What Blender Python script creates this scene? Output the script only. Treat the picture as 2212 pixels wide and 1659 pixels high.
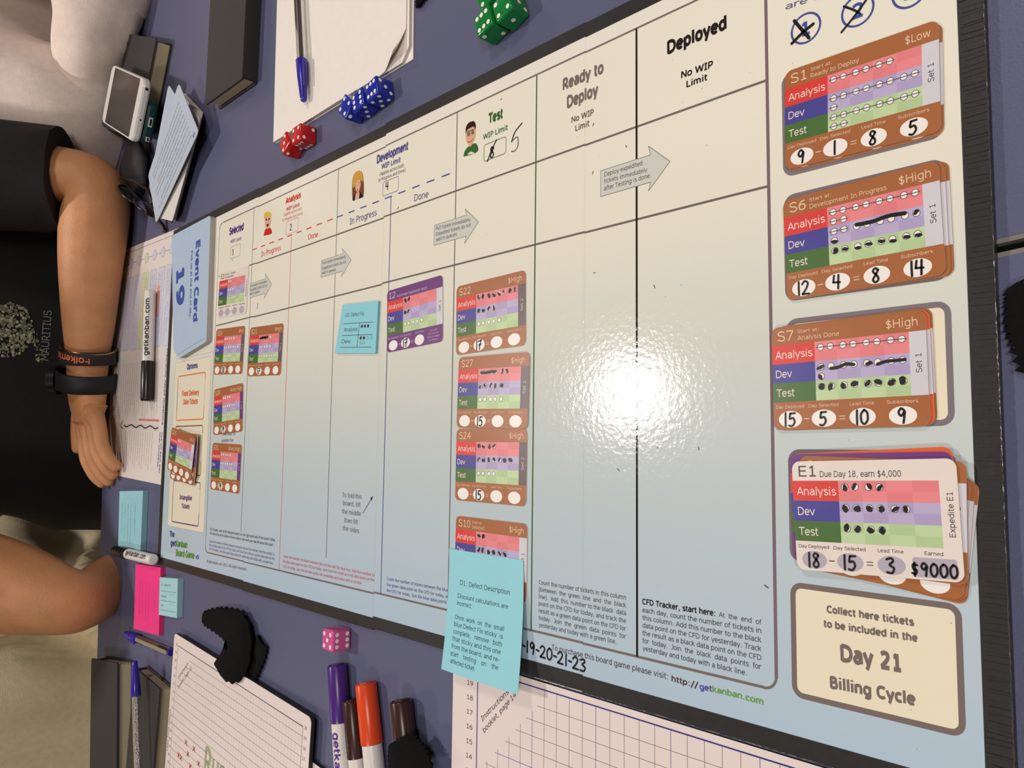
import bpy, math, random
from mathutils import Vector, Matrix, Euler, noise
from mathutils.bvhtree import BVHTree
random.seed(7)
scene = bpy.context.scene
for o in list(bpy.data.objects): bpy.data.objects.remove(o)
COL = scene.collection
# ------------------------------------------------------------------ camera, world, lights, exposure
FPX = 1713.74                       # focal length in pixels of the 2212 px wide photograph
CAM = Vector((0.907368, -0.241434, 0.339184))
RX = Vector((0.689750, 0.012453, -0.723940)); RY = Vector((-0.053369, -0.996258, -0.067986)); RZ = Vector((-0.722078, 0.085530, -0.686505))
cd = bpy.data.cameras.new('camera'); cam = bpy.data.objects.new('camera', cd); COL.objects.link(cam)
cd.sensor_fit = 'HORIZONTAL'; cd.sensor_width = 36.0; cd.lens = FPX / 2212 * 36.0; cd.clip_start = 0.01
cam.matrix_world = Matrix(((RX.x, -RY.x, -RZ.x, CAM.x), (RX.y, -RY.y, -RZ.y, CAM.y), (RX.z, -RY.z, -RZ.z, CAM.z), (0, 0, 0, 1)))
scene.camera = cam
scene.view_settings.view_transform = 'Standard'; scene.view_settings.look = 'None'
scene.view_settings.gamma = 1.0; scene.view_settings.use_curve_mapping = False
scene.view_settings.exposure = 0.0
w = bpy.data.worlds.new('world'); scene.world = w; w.use_nodes = True
w.node_tree.nodes['Background'].inputs[0].default_value = (1.0, 0.93, 0.82, 1); w.node_tree.nodes['Background'].inputs[1].default_value = 0.3
LAMP_AND_FILLS = [  # x, y, diameter, watts: first the downlight mirrored in the board, then added unseen fill lights
    (-0.89, -0.02, 0.215, 27.0), (0.9, 1.3, 0.45, 18.0), (1.1, -1.6, 0.45, 20.0), (2.3, -0.1, 0.6, 30.0), (-2.6, 2.7, 0.6, 10.0), (-2.6, -1.9, 0.6, 8.0)]
CEIL = 2.02
for i, (x, y, d, p) in enumerate(LAMP_AND_FILLS):
    l = bpy.data.lights.new('lamp_or_fill_light', 'AREA'); l.shape = 'DISK'; l.size = d; l.energy = p; l.color = (1.0, 0.935, 0.87)
    lo = bpy.data.objects.new('lamp_or_fill_source', l); COL.objects.link(lo); lo.location = (x, y, CEIL - 0.035)

# ------------------------------------------------------------------ measuring helpers
H = 0.004                                             # top of the board above the table top
def at(px, py, z=H):                                  # point of the photograph on a horizontal plane at height z
    d = RX * ((px - 1106) / FPX) + RY * ((py - 829.5) / FPX) + RZ
    return CAM + d * ((z - CAM.z) / d.z)
def lin(c): c /= 255.0; return c / 12.92 if c <= 0.04045 else ((c + 0.055) / 1.055) ** 2.4
# ------------------------------------------------------------------ materials
MATS = {}
def mat(rgb, rough=0.5, key='', grain=0.04, gscale=60.0, bump=0.0, bscale=300.0, metal=0.0, sheen=0.0, trans=0.0, spec=0.5, coat=0.0, ior=1.45, sub=0.0):
    k = (tuple(rgb), rough, key, grain, gscale, bump, bscale, metal, sheen, trans, spec, coat, sub)
    if k in MATS: return MATS[k]
    m = bpy.data.materials.new(key or 'surface'); m.use_nodes = True; nt = m.node_tree; N = nt.nodes; L = nt.links
    b = N['Principled BSDF']; col = (lin(rgb[0]), lin(rgb[1]), lin(rgb[2]), 1)
    b.inputs['Base Color'].default_value = col; b.inputs['Roughness'].default_value = rough
    b.inputs['Metallic'].default_value = metal; b.inputs['Specular IOR Level'].default_value = spec; b.inputs['IOR'].default_value = ior
    if sheen: b.inputs['Sheen Weight'].default_value = sheen
    if trans: b.inputs['Transmission Weight'].default_value = trans
    if coat: b.inputs['Coat Weight'].default_value = coat; b.inputs['Coat Roughness'].default_value = 0.12
    if sub: b.inputs['Subsurface Weight'].default_value = sub; b.inputs['Subsurface Scale'].default_value = 0.008; b.inputs['Subsurface Radius'].default_value = (1, .35, .2)
    geo = N.new('ShaderNodeNewGeometry')
    if grain:
        n = N.new('ShaderNodeTexNoise'); n.inputs['Scale'].default_value = gscale; n.inputs['Detail'].default_value = 3
        L.new(geo.outputs['Position'], n.inputs['Vector'])
        mr = N.new('ShaderNodeMapRange'); mr.inputs['From Min'].default_value = 0.3; mr.inputs['From Max'].default_value = 0.7
        mr.inputs['To Min'].default_value = 1 - grain; mr.inputs['To Max'].default_value = 1 + grain
        L.new(n.outputs['Fac'], mr.inputs['Value'])
        vm = N.new('ShaderNodeVectorMath'); vm.operation = 'SCALE'; vm.inputs[0].default_value = col[:3]
        L.new(mr.outputs['Result'], vm.inputs['Scale']); L.new(vm.outputs['Vector'], b.inputs['Base Color'])
    if bump:
        n2 = N.new('ShaderNodeTexNoise'); n2.inputs['Scale'].default_value = bscale; n2.inputs['Detail'].default_value = 2
        L.new(geo.outputs['Position'], n2.inputs['Vector'])
        bp = N.new('ShaderNodeBump'); bp.inputs['Strength'].default_value = 1.0; bp.inputs['Distance'].default_value = bump
        L.new(n2.outputs['Fac'], bp.inputs['Height']); L.new(bp.outputs['Normal'], b.inputs['Normal'])
    MATS[k] = m; return m
def ink(*rgb): return mat(rgb, 0.085, 'laminated_print', 0.0, bump=0.00010, bscale=330)            # print under the gloss film of the board
def cink(*rgb): return mat(rgb, 0.34, 'card_print', 0.02)
def pink_(*rgb): return mat(rgb, 0.7, 'paper_print', 0.0)
# ------------------------------------------------------------------ mesh collector
class MB:
    def __init__(s): s.v = []; s.f = []; s.m = []; s.mats = []; s.sm = []
    def mi(s, m):
        if m not in s.mats: s.mats.append(m)
        return s.mats.index(m)
    def add(s, vs, fs, m, smooth=False):
        o = len(s.v); s.v += [tuple(v) for v in vs]; i = s.mi(m)
        for f in fs: s.f.append([a + o for a in f]); s.m.append(i); s.sm.append(smooth)
def obj(name, mb, parent=None):
    me = bpy.data.meshes.new(name)
    inv = parent.matrix_world.inverted() if parent else Matrix()
    me.from_pydata([inv @ Vector(v) for v in mb.v], [], mb.f)
    for m in mb.mats: me.materials.append(m)
    me.polygons.foreach_set('material_index', mb.m); me.polygons.foreach_set('use_smooth', mb.sm); me.update()
    o = bpy.data.objects.new(name, me); COL.objects.link(o)
    if parent: o.parent = parent
    return o
def sub(parent, child):                # hang a part under another part of the same thing (both were built in the thing's own space)
    child.parent = parent; return child
GROUPS = {'ticket_card': 'ticket cards on the game board', 'die': 'dice lying round the game board', 'marker_pen': 'whiteboard markers on the tables', 'ball_pen': 'ball pens with blue caps', 'notebook': 'black notebooks on the table', 'sticky_pad': 'sticky pads', 'felt_wipe': 'black felt wipes', 'phone': 'phones stacked on the notebook', 'chart_board': 'chart boards at the lower left'}
def tag(o, label=None, cat=None, group=None, kind=None):
    if label: o['label'] = label
    if cat: o['category'] = cat
    group = group or GROUPS.get(o.name.split('.')[0])
    if group: o['group'] = group
    if kind: o['kind'] = kind
    return o
def thing(name, label, cat, loc, rz=0.0, group=None):
    o = bpy.data.objects.new(name, None); COL.objects.link(o); o.empty_display_size = 0.02
    o.matrix_world = Matrix.Translation(Vector(loc)) @ Matrix.Rotation(rz, 4, 'Z')
    return tag(o, label, cat, group)
# ------------------------------------------------------------------ frames: local mm (x right, y down) on a plane
class Fr:
    def __init__(s, o, ang=0.0, k=1.0, n=None):
        s.o = Vector(o); a = ang; s.ux = Vector((math.cos(a), math.sin(a), 0)) * 0.001 * k; s.uy = Vector((math.sin(a), -math.cos(a), 0)) * 0.001 * k; s.n = Vector((0, 0, 1)); s.k = k
    def p(s, x, y, dz=0.0): return s.o + s.ux * x + s.uy * y + s.n * dz
    def loc(s, P):
        d = Vector(P) - s.o; return (d.dot(s.ux) / s.ux.length_squared, d.dot(s.uy) / s.uy.length_squared)
    def px(s, a, b): return s.loc(at(a, b, s.o.z))
LAY = 0.00004
def poly(mb, fr, pts, m, lay=1): mb.add([fr.p(x, y, lay * LAY) for x, y in pts], [list(range(len(pts)))[::-1]], m)
def rect(mb, fr, x0, y0, x1, y1, m, lay=1): poly(mb, fr, [(x0, y0), (x1, y0), (x1, y1), (x0, y1)], m, lay)
def rpts(x0, y0, x1, y1, r, n=6):
    out = []
    for cx, cy, a0 in ((x1 - r, y0 + r, -90), (x1 - r, y1 - r, 0), (x0 + r, y1 - r, 90), (x0 + r, y0 + r, 180)):
        for i in range(n + 1):
            a = math.radians(a0 + 90 * i / n); out.append((cx + r * math.cos(a), cy + r * math.sin(a)))
    return out
def ring(mb, fr, x0, y0, x1, y1, r, wd, m, lay=1, n=6):
    a = rpts(x0, y0, x1, y1, r, n); b = rpts(x0 + wd, y0 + wd, x1 - wd, y1 - wd, max(r - wd, .05), n); k = len(a)
    mb.add([fr.p(x, y, lay * LAY) for x, y in a + b], [[i, k + i, k + (i + 1) % k, (i + 1) % k] for i in range(k)], m)
def ell(mb, fr, cx, cy, rx, ry, m, lay=1, n=20): poly(mb, fr, [(cx + rx * math.cos(2 * math.pi * i / n), cy + ry * math.sin(2 * math.pi * i / n)) for i in range(n)], m, lay)
def circ(mb, fr, cx, cy, r, wd, m, lay=1, n=18):
    V = []
    for rr in (r, r - wd): V += [fr.p(cx + rr * math.cos(2 * math.pi * i / n), cy + rr * math.sin(2 * math.pi * i / n), lay * LAY) for i in range(n)]
    mb.add(V, [[i, n + i, n + (i + 1) % n, (i + 1) % n] for i in range(n)], m)
def smooth_pts(p, n=5):
    if len(p) < 3: return p
    q = [p[0]] + list(p) + [p[-1]]; out = []
    for i in range(1, len(q) - 2):
        a, b, c, d = q[i - 1], q[i], q[i + 1], q[i + 2]
        for j in range(n):
            t = j / n
            out.append(tuple(0.5 * (2 * b[k] + (c[k] - a[k]) * t + (2 * a[k] - 5 * b[k] + 4 * c[k] - d[k]) * t * t + (3 * b[k] - a[k] - 3 * c[k] + d[k]) * t ** 3) for k in range(len(b))))
    out.append(tuple(p[-1])); return out
def stroke(mb, fr, pts, wd, m, lay=3, smooth=True, taper=0.0):
    p = smooth_pts(pts) if smooth else pts
    L = []; R = []
    for i in range(len(p)):
        a = p[max(i - 1, 0)]; b = p[min(i + 1, len(p) - 1)]; dx, dy = b[0] - a[0], b[1] - a[1]; l = math.hypot(dx, dy) or 1
        ww = wd / 2 * (1 - taper * abs(2 * i / max(len(p) - 1, 1) - 1)); nx, ny = -dy / l * ww, dx / l * ww
        L.append((p[i][0] + nx, p[i][1] + ny)); R.append((p[i][0] - nx, p[i][1] - ny))
    n = len(p); V = [fr.p(x, y, lay * LAY) for x, y in L + R]
    mb.add(V, [[i, i + 1, n + i + 1, n + i] for i in range(n - 1)], m)
    if not taper:
        for q in (p[0], p[-1]): ell(mb, fr, q[0], q[1], wd / 2, wd / 2, m, lay + .3, 8)
def line(mb, fr, a, b, wd, m, lay=1): stroke(mb, fr, [a, b], wd, m, lay, False, 1e-9)
DIG = {'0': [[(.5, 1), (.12, .7), (.15, .2), (.5, 0), (.88, .3), (.85, .8), (.5, 1)]], '1': [[(.55, 1), (.5, .5), (.5, 0)]],
 '2': [[(.1, .78), (.45, 1), (.85, .8), (.6, .4), (.1, .02)], [(.1, .02), (.95, .0)]], '3': [[(.1, .9), (.6, 1), (.8, .8), (.4, .55), (.85, .35), (.65, .03), (.08, .05)]],
 '4': [[(.2, 1), (.08, .5)], [(.08, .5), (.9, .45)], [(.75, 1), (.65, 0)]], '5': [[(.92, .97), (.3, .95)], [(.3, .95), (.2, .55), (.65, .6), (.85, .3), (.5, 0), (.1, .05)]],
 '6': [[(.8, 1), (.3, .7), (.12, .3), (.45, 0), (.85, .25), (.5, .5), (.15, .35)]], '7': [[(.1, .92), (.9, 1)], [(.9, 1), (.5, .5), (.4, 0)], [(.25, .5), (.8, .55)]],
 '8': [[(.8, .85), (.45, 1), (.2, .78), (.7, .4), (.75, .12), (.4, 0), (.15, .2), (.45, .5), (.8, .85)]], '9': [[(.82, .8), (.45, 1), (.15, .72), (.45, .48), (.82, .8), (.75, .4), (.65, 0)]],
 '-': [[(.1, .5), (.9, .45)]], '.': [[(.4, .4), (.6, .42)]], '$': [[(.8, .8), (.3, .85), (.3, .5), (.7, .4), (.6, .12), (.15, .15)], [(.5, 1), (.45, -.05)]],
 'N': [[(.1, 0), (.1, .9), (.5, .1), (.8, .9), (.9, .1)]]}
def hand(mb, fr, s, x, y, h, cw, wd, m, lay=4, slope=0.0):   # x,y = lower left of the writing; slope = rise of the base line per mm
    for c in s:
        w_ = cw * (0.55 if c in '1.-' else 1)
        for st in DIG.get(c, []):
            stroke(mb, fr, [(x + a * w_ * .85, y - b * h - slope * 0) for a, b in st], wd, m, lay)
        x += w_; y += slope * w_
# ------------------------------------------------------------------ lettering: a plain sans alphabet drawn as pen strokes
# units: capital height 100; l = straight strokes (chain of points), s = smooth stroke, a = arc (cx, cy, rx, ry, from, to)
def l(*p): return ('l', p)
def s(*p): return ('s', p)
def a(*p): return ('a', p)
STEM = l(16, 0, 16, 100); LB = l(14, 104, 14, 0); XN = s(14, 54, 28, 68, 48, 70, 63, 62, 68, 44)
PB = s(16, 94, 46, 94, 66, 87, 70, 68, 62, 49, 44, 42, 16, 42); OO = a(54, 50, 43, 45, 0, 360); AI = a(44, 38, 29, 32, 0, 360); QI = a(41, 38, 29, 32, 0, 360)
ALPHA = {' ': (42,), 'a': (80, s(14, 63, 34, 70, 58, 66, 66, 48), l(66, 52, 66, 0), s(66, 42, 36, 41, 15, 33, 13, 18, 26, 7, 46, 8, 66, 24)), 'b': (85, LB, AI), 'c': (70, a(43, 38, 31, 32, 50, 310)), 'd': (85, l(70, 104, 70, 0), QI), 'e': (80, l(12, 39, 70, 39), a(41, 38, 30, 32, 0, 318)),
 'f': (48, s(47, 98, 30, 96, 22, 82, 22, 66), l(22, 70, 22, 0), l(6, 70, 42, 70)), 'g': (85, QI, l(70, 76, 70, -4), s(70, -4, 64, -18, 44, -23, 18, -18)), 'h': (85, LB, XN, l(68, 48, 68, 0)), 'i': (37, l(18, 76, 18, 0), l(18, 105, 18, 91)), 'j': (42, l(26, 76, 26, -10), s(26, -8, 20, -21, 4, -23), l(26, 105, 26, 91)),
 'k': (78, LB, l(64, 76, 18, 34), l(30, 44, 70, 0)), 'l': (37, l(18, 104, 18, 0)), 'm': (128, l(14, 76, 14, 0), s(14, 54, 27, 68, 44, 70, 57, 62, 61, 44), l(61, 48, 61, 0), s(61, 54, 74, 68, 91, 70, 104, 62, 108, 44), l(108, 48, 108, 0)), 'n': (85, l(14, 76, 14, 0), XN, l(68, 48, 68, 0)), 'o': (83, a(41, 38, 30, 32, 0, 360)),
 'p': (85, l(14, 76, 14, -28), AI), 'q': (85, l(70, 76, 70, -28), QI), 'r': (56, l(14, 76, 14, 0), s(14, 50, 26, 65, 40, 71, 56, 70)), 's': (70, s(60, 63, 42, 70, 22, 68, 14, 56, 22, 44, 44, 38, 60, 30, 60, 14, 42, 6, 12, 11)), 't': (52, l(20, 96, 20, 20), s(20, 24, 26, 8, 46, 6), l(4, 70, 46, 70)), 'u': (85, l(14, 76, 14, 30), s(14, 32, 19, 12, 34, 6, 54, 10, 68, 24), l(68, 76, 68, 0)),
 'v': (78, l(6, 76, 39, 3), l(72, 76, 39, 3)), 'w': (110, l(8, 76, 32, 3), l(32, 3, 55, 74), l(55, 74, 78, 3), l(78, 3, 102, 76)), 'x': (78, l(8, 76, 70, 0), l(70, 76, 8, 0)), 'y': (78, l(6, 76, 39, 4), l(72, 76, 27, -28)), 'z': (72, l(10, 70, 64, 70), l(62, 70, 10, 6), l(8, 6, 66, 6)),
 'A': (93, l(4, 0, 46, 98), l(88, 0, 46, 98), l(18, 32, 74, 32)), 'B': (92, STEM, s(16, 94, 46, 94, 66, 86, 66, 64, 48, 54, 16, 54), s(46, 54, 72, 47, 78, 28, 66, 9, 42, 6, 16, 6)), 'C': (94, a(54, 50, 42, 45, 46, 314)), 'D': (105, STEM, s(16, 94, 44, 94, 74, 86, 90, 66, 92, 50, 90, 34, 74, 14, 44, 6, 16, 6)), 'E': (86, STEM, l(16, 94, 78, 94), l(16, 6, 78, 6), l(16, 53, 73, 53)),
 'F': (78, STEM, l(16, 94, 76, 94), l(16, 50, 68, 50)), 'G': (105, a(54, 50, 42, 45, 46, 316), l(89, 50, 89, 12), l(58, 47, 95, 47)), 'H': (102, STEM, l(86, 0, 86, 100), l(16, 53, 86, 53)), 'I': (58, l(29, 0, 29, 100), l(8, 94, 50, 94), l(8, 6, 50, 6)), 'J': (60, l(44, 100, 44, 28), l(16, 94, 44, 94), s(44, 32, 38, 10, 20, 6, 4, 9)), 'K': (92, STEM, l(82, 100, 20, 42), l(34, 54, 88, 0)),
 'L': (75, STEM, l(16, 6, 73, 6)), 'M': (116, STEM, l(18, 98, 58, 28), l(98, 98, 58, 28), l(100, 0, 100, 100)), 'N': (102, STEM, l(17, 98, 85, 2), l(86, 0, 86, 100)), 'O': (108, OO), 'P': (82, STEM, PB), 'Q': (108, OO, l(60, 8, 84, -16)), 'R': (92, STEM, PB, l(44, 42, 88, 0)), 'S': (90, s(78, 82, 60, 93, 36, 94, 17, 82, 19, 62, 44, 53, 70, 44, 79, 25, 66, 8, 42, 5, 10, 16)),
 'T': (84, l(0, 94, 84, 94), l(42, 94, 42, 0)), 'U': (100, l(16, 100, 16, 36), s(16, 42, 22, 15, 50, 5, 77, 15, 84, 42), l(84, 36, 84, 100)), 'V': (93, l(4, 100, 47, 3), l(90, 100, 47, 3)), 'W': (134, l(6, 100, 34, 3), l(34, 3, 67, 96), l(67, 96, 100, 3), l(100, 3, 128, 100)), 'X': (92, l(6, 100, 86, 0), l(86, 100, 6, 0)), 'Y': (84, l(2, 100, 42, 46), l(82, 100, 42, 46), l(42, 48, 42, 0)),
 '0': (87, a(43, 50, 30, 45, 0, 360)), '1': (87, l(46, 0, 46, 100), l(18, 6, 74, 6), s(20, 82, 34, 84, 43, 98)), '2': (87, s(14, 84, 38, 95, 62, 89, 68, 70, 52, 44, 14, 9), l(10, 6, 76, 6)), '3': (87, s(14, 88, 40, 95, 65, 86, 62, 62, 34, 54), s(34, 54, 66, 46, 71, 24, 50, 5, 12, 11)), '4': (87, l(60, 100, 60, 0), l(60, 98, 8, 33), l(6, 32, 82, 32)), '5': (87, l(72, 94, 18, 94), l(20, 98, 18, 52), s(18, 54, 46, 60, 70, 47, 70, 20, 48, 5, 12, 11)),
 '6': (87, a(44, 32, 29, 27, 0, 360), s(70, 92, 40, 86, 19, 60, 15, 32)), '7': (87, l(10, 94, 78, 94), l(76, 93, 28, 0)), '8': (87, a(43, 73, 25, 22, 0, 360), a(43, 29, 30, 24, 0, 360)), '9': (87, a(43, 68, 29, 27, 0, 360), s(72, 68, 68, 38, 46, 13, 17, 8)), '$': (87, s(70, 78, 50, 84, 26, 80, 17, 66, 32, 53, 56, 46, 70, 30, 62, 14, 38, 10, 14, 20), l(43, 108, 43, -14)),
 ',': (48, l(27, 15, 17, -17)), '.': (48, l(24, 15, 24, 0)), ':': (54, l(26, 15, 26, 0), l(26, 76, 26, 61)), '(': (60, s(48, 108, 26, 80, 20, 40, 26, 2, 48, -26)), ')': (60, s(12, 108, 34, 80, 40, 40, 34, 2, 12, -26)), '/': (60, l(4, -18, 54, 106)), '-': (60, l(10, 40, 50, 40)), '=': (100, l(12, 58, 88, 58), l(12, 30, 88, 30)), '\u00a9': (112, a(56, 50, 46, 46, 0, 360), a(57, 50, 22, 24, 50, 310))}
del l, s, a
TXT = {}; LIFT = {}             # LIFT: strokes that cross lie a hair above each other
def glyphs(s, bold=0.0, shear=0.0, res=3):
    k = (s, bold, shear, res > 3)
    if k in TXT: return TXT[k]
    hw = (.125 + bold * 3.0) / 2; V = []; F = []; Z = []; x = 0; x0 = 1e9; x1 = -1e9
    for ci, ch in enumerate(s):
        g = ALPHA.get(ch, ALPHA['x'])
        for si, (kind, p) in enumerate(g[1:]):
            if kind == 'a':
                n = max(6, int(abs(p[5] - p[4]) / 22)); pts = []
                for i in range(n + 1):
                    t = math.radians(p[4] + (p[5] - p[4]) * i / n); c_, s_ = math.cos(t), math.sin(t); pts.append((p[0] + p[2] * math.copysign(abs(c_) ** .9, c_), p[1] + p[3] * math.copysign(abs(s_) ** .9, s_)))
            else:
                pts = [(p[i], p[i + 1]) for i in range(0, len(p), 2)]
                if kind == 's': pts = smooth_pts(pts, 3)
                elif res > 3: pts = [(pts[0][0] + (pts[1][0] - pts[0][0]) * i / 6, pts[0][1] + (pts[1][1] - pts[0][1]) * i / 6) for i in range(7)]
            pts = [(x + q[0] / 100, q[1] / 100) for q in pts]; o = len(V); n = len(pts)
            for i in range(n):
                A = pts[max(i - 1, 0)]; B_ = pts[min(i + 1, n - 1)]
                if kind == 'a' and p[5] - p[4] == 360 and i in (0, n - 1): A, B_ = pts[n - 2], pts[1]
                dx, dy = B_[0] - A[0], B_[1] - A[1]; L_ = math.hypot(dx, dy) or 1; nx, ny = -dy / L_ * hw, dx / L_ * hw
                V += [(pts[i][0] + nx, pts[i][1] + ny), (pts[i][0] - nx, pts[i][1] - ny)]
            Z += [(si + 6 * (ci % 2)) * 2.2e-6] * (2 * n)
            F += [[o + 2 * i, o + 2 * i + 1, o + 2 * i + 3, o + 2 * i + 2] for i in range(n - 1)]
        x += (g[0] / 100) + bold * 1.2
    V = [(vx + vy * shear, vy) for vx, vy in V]; x0 = min(q[0] for q in V); x1 = max(q[0] for q in V); V = [(q[0] - x0, q[1]) for q in V]
    TXT[k] = (V, F, x1 - x0); LIFT[id(V)] = Z; return TXT[k]
CAP = None
def text(mb, fr, s, a, b, m, cap=None, bold=0.0, shear=0.0, lay=2, res=3, mp=None):
    """text from base-line start a to base-line end b (local mm); cap = height of capitals in mm"""
    global CAP
    if CAP is None: CAP = 1.0
    v, f, wd = glyphs(s, bold, shear, res)
    dx, dy = b[0] - a[0], b[1] - a[1]; L = math.hypot(dx, dy); sx = L / wd; sy = (cap / CAP) if cap else sx
    ex, ey = dx / L, dy / L
    P = [(a[0] + ex * x * sx + ey * y * sy, a[1] + ey * x * sx - ex * y * sy) for x, y in v]
    Z = LIFT[id(v)]; V = [Vector(mp(x, y)) + Vector((0, 0, z)) for (x, y), z in zip(P, Z)] if mp else [fr.p(x, y, lay * LAY + z) for (x, y), z in zip(P, Z)]
    mb.add(V, f, m)
def tpx(mb, fr, s, a, b, m, top=None, **kw):     # ends given as points of the photograph, top = height of a capital's top above the start
    A = fr.px(*a); B = fr.px(*b); cap = None
    if top is not None: T = fr.px(a[0], top); cap = abs(T[1] - A[1])
    text(mb, fr, s, A, B, m, cap=cap, **kw)
# ------------------------------------------------------------------ solids
def slab(mb, fr, pts, z0, z1, m, mside=None, bev=0.0):    # prism from an outline in frame mm, heights in m above frame
    n = len(pts); mside = mside or m
    a = [fr.p(x, y, z0) for x, y in pts]
    if bev:
        cx = sum(p[0] for p in pts) / n; cy = sum(p[1] for p in pts) / n
        def ins(p, d): l = math.hypot(p[0] - cx, p[1] - cy); return (p[0] - (p[0] - cx) / l * d, p[1] - (p[1] - cy) / l * d)
        b = [fr.p(x, y, z1 - bev) for x, y in pts]; bm_ = bev / fr.ux.length
        c = [fr.p(*ins(p, bm_ * .35), z1 - bev * .3) for p in pts]; d = [fr.p(*ins(p, bm_), z1) for p in pts]
        R = [a, b, c, d]
    else: R = [a, [fr.p(x, y, z1) for x, y in pts]]
    V = [p for r in R for p in r]; F = []
    for k in range(len(R) - 1): F += [[k * n + i, k * n + n + i, k * n + n + (i + 1) % n, k * n + (i + 1) % n] for i in range(n)]
    mb.add(V, F, mside, bool(bev)); mb.add(R[-1], [list(range(n))[::-1]], m); mb.add(a, [list(range(n))], mside)
def box(mb, lo, hi, m, M=None):
    x0, y0, z0 = lo; x1, y1, z1 = hi; V = [Vector(p) for p in ((x0, y0, z0), (x1, y0, z0), (x1, y1, z0), (x0, y1, z0), (x0, y0, z1), (x1, y0, z1), (x1, y1, z1), (x0, y1, z1))]
    if M: V = [M @ v for v in V]
    mb.add(V, [[3, 2, 1, 0], [4, 5, 6, 7], [0, 1, 5, 4], [1, 2, 6, 5], [2, 3, 7, 6], [3, 0, 4, 7]], m)
def tube(mb, pts, rad, m, seg=16, caps=True, flat=1.0, up=Vector((0, 0, 1)), fn=None, smooth=True):
    """loft of rings along pts; fn(i, angle) scales the radius"""
    n = len(pts); V = []; P = [Vector(p) for p in pts]
    for i in range(n):
        t = (P[min(i + 1, n - 1)] - P[max(i - 1, 0)]).normalized(); s = t.cross(up); s = s.normalized() if s.length > 1e-4 else Vector((1, 0, 0)); u = s.cross(t)
        for j in range(seg):
            a = 2 * math.pi * j / seg; r = rad[i] * (fn(i, a) if fn else 1); V.append(P[i] + s * math.cos(a) * r + u * math.sin(a) * r * flat)
    F = [[i * seg + j, i * seg + (j + 1) % seg, (i + 1) * seg + (j + 1) % seg, (i + 1) * seg + j] for i in range(n - 1) for j in range(seg)]
    mb.add(V, F, m, smooth)
    if caps: mb.add(V[:seg], [list(range(seg))[::-1]], m); mb.add(V[-seg:], [list(range(seg))], m)
# ================================================================== the room
WALL = mat((206, 196, 178), 0.9, 'wall_paint', 0.03, 3); CEILM = mat((225, 220, 208), 0.95, 'ceiling_paint', 0.02, 3)
FL = -0.73
def struct(name, lo, hi, m):
    mb = MB(); box(mb, lo, hi, m); return tag(obj(name, mb), kind='structure')
struct('floor', (-5, -5, FL - .1), (5, 5, FL), mat((92, 84, 78), 0.85, 'carpet', 0.15, 400, 0.001, 500))
struct('ceiling', (-5, -5, CEIL), (5, 5, CEIL + .1), CEILM)
struct('wall_far', (-5.1, -5, FL), (-5, 5, CEIL), WALL); struct('wall_near', (5, -5, FL), (5.1, 5, CEIL), WALL)
struct('wall_left', (-5, -5.1, FL), (5, -5, CEIL), WALL); struct('wall_right', (-5, 5, FL), (5, 5.1, CEIL), WALL)
whm = mat((235, 235, 232), 0.4, 'white_metal', 0.01)
for i, (x, y, d, p) in enumerate(LAMP_AND_FILLS):  # all but the first are added fill lights given a lamp housing
    t = thing('ceiling_lamp_or_fill', ['round recessed ceiling lamp above the far side of the table', 'added round fill light behind the white pad side of the table', 'added round fill light over the chart side of the table', 'added large round fill light towards the near wall', 'added round fill light in the far corner behind the white shirt', 'added round fill light in the far corner behind the beige shirt'][i], 'lamp', (x, y, CEIL), 0, 'round ceiling lamps out of frame')
    mb = MB(); tube(mb, [(x, y, CEIL - .03), (x, y, CEIL)], [d / 2 + .03, d / 2 + .03], whm, 32, False); tube(mb, [(x, y, CEIL - .03), (x, y, CEIL - .0301)], [d / 2 + .03, d / 2 + .004], whm, 32, False)
    obj('lamp_or_fill_ring', mb, t)
# ================================================================== tables
TBL = mat((86, 88, 117), 0.42, 'blue_laminate', 0.05, 900, 0.00008, 900); TED = mat((120, 116, 112), 0.35, 'table_edge_metal', 0.03); TLG = mat((60, 60, 64), 0.4, 'table_leg_metal', 0.02)
TR = math.radians(3.6)
def table(loc, wid, dep, label, ang):
    t = thing('table', label, 'table', loc, ang); M = t.matrix_world
    mb = MB(); box(mb, (0.002, -dep + .002, -.026), (wid - .002, -.002, 0), TBL, M); obj('table_top', mb, t)
    for lo, hi in (((0, -dep, -.027), (wid, -dep + .002, -.0003)), ((0, -.002, -.027), (wid, 0, -.0003)), ((0, -dep, -.027), (.002, 0, -.0003)), ((wid - .002, -dep, -.027), (wid, 0, -.0003))):
        mb = MB(); box(mb, lo, hi, TED, M); obj('edge_band', mb, t)
    for x in (.09, wid - .09):
        for y in (-.09, -dep + .09):
            mb = MB(); tube(mb, [M @ Vector((x, y, -.7297)), M @ Vector((x, y, -.027))], [.02, .022], TLG, 16); obj('leg', mb, t)
    mb = MB(); box(mb, (.08, -.1, -.09), (wid - .08, -.08, -.027), TLG, M); box(mb, (.08, -dep + .08, -.09), (wid - .08, -dep + .1, -.027), TLG, M); obj('frame_rail', mb, t)
    return t
# far edge runs through (-0.241,-0.263) and (-0.204,-0.645); the joint meets the board's right side at y = -0.163
ex, ey = math.sin(math.radians(4.6)), -math.cos(math.radians(4.6))
J = Vector((0.822, -0.1615, 0)); ta = math.radians(4.6)
def corner(s): return Vector((-0.2495, -0.163, 0)) + Vector((ex, ey, 0)) * s
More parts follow.
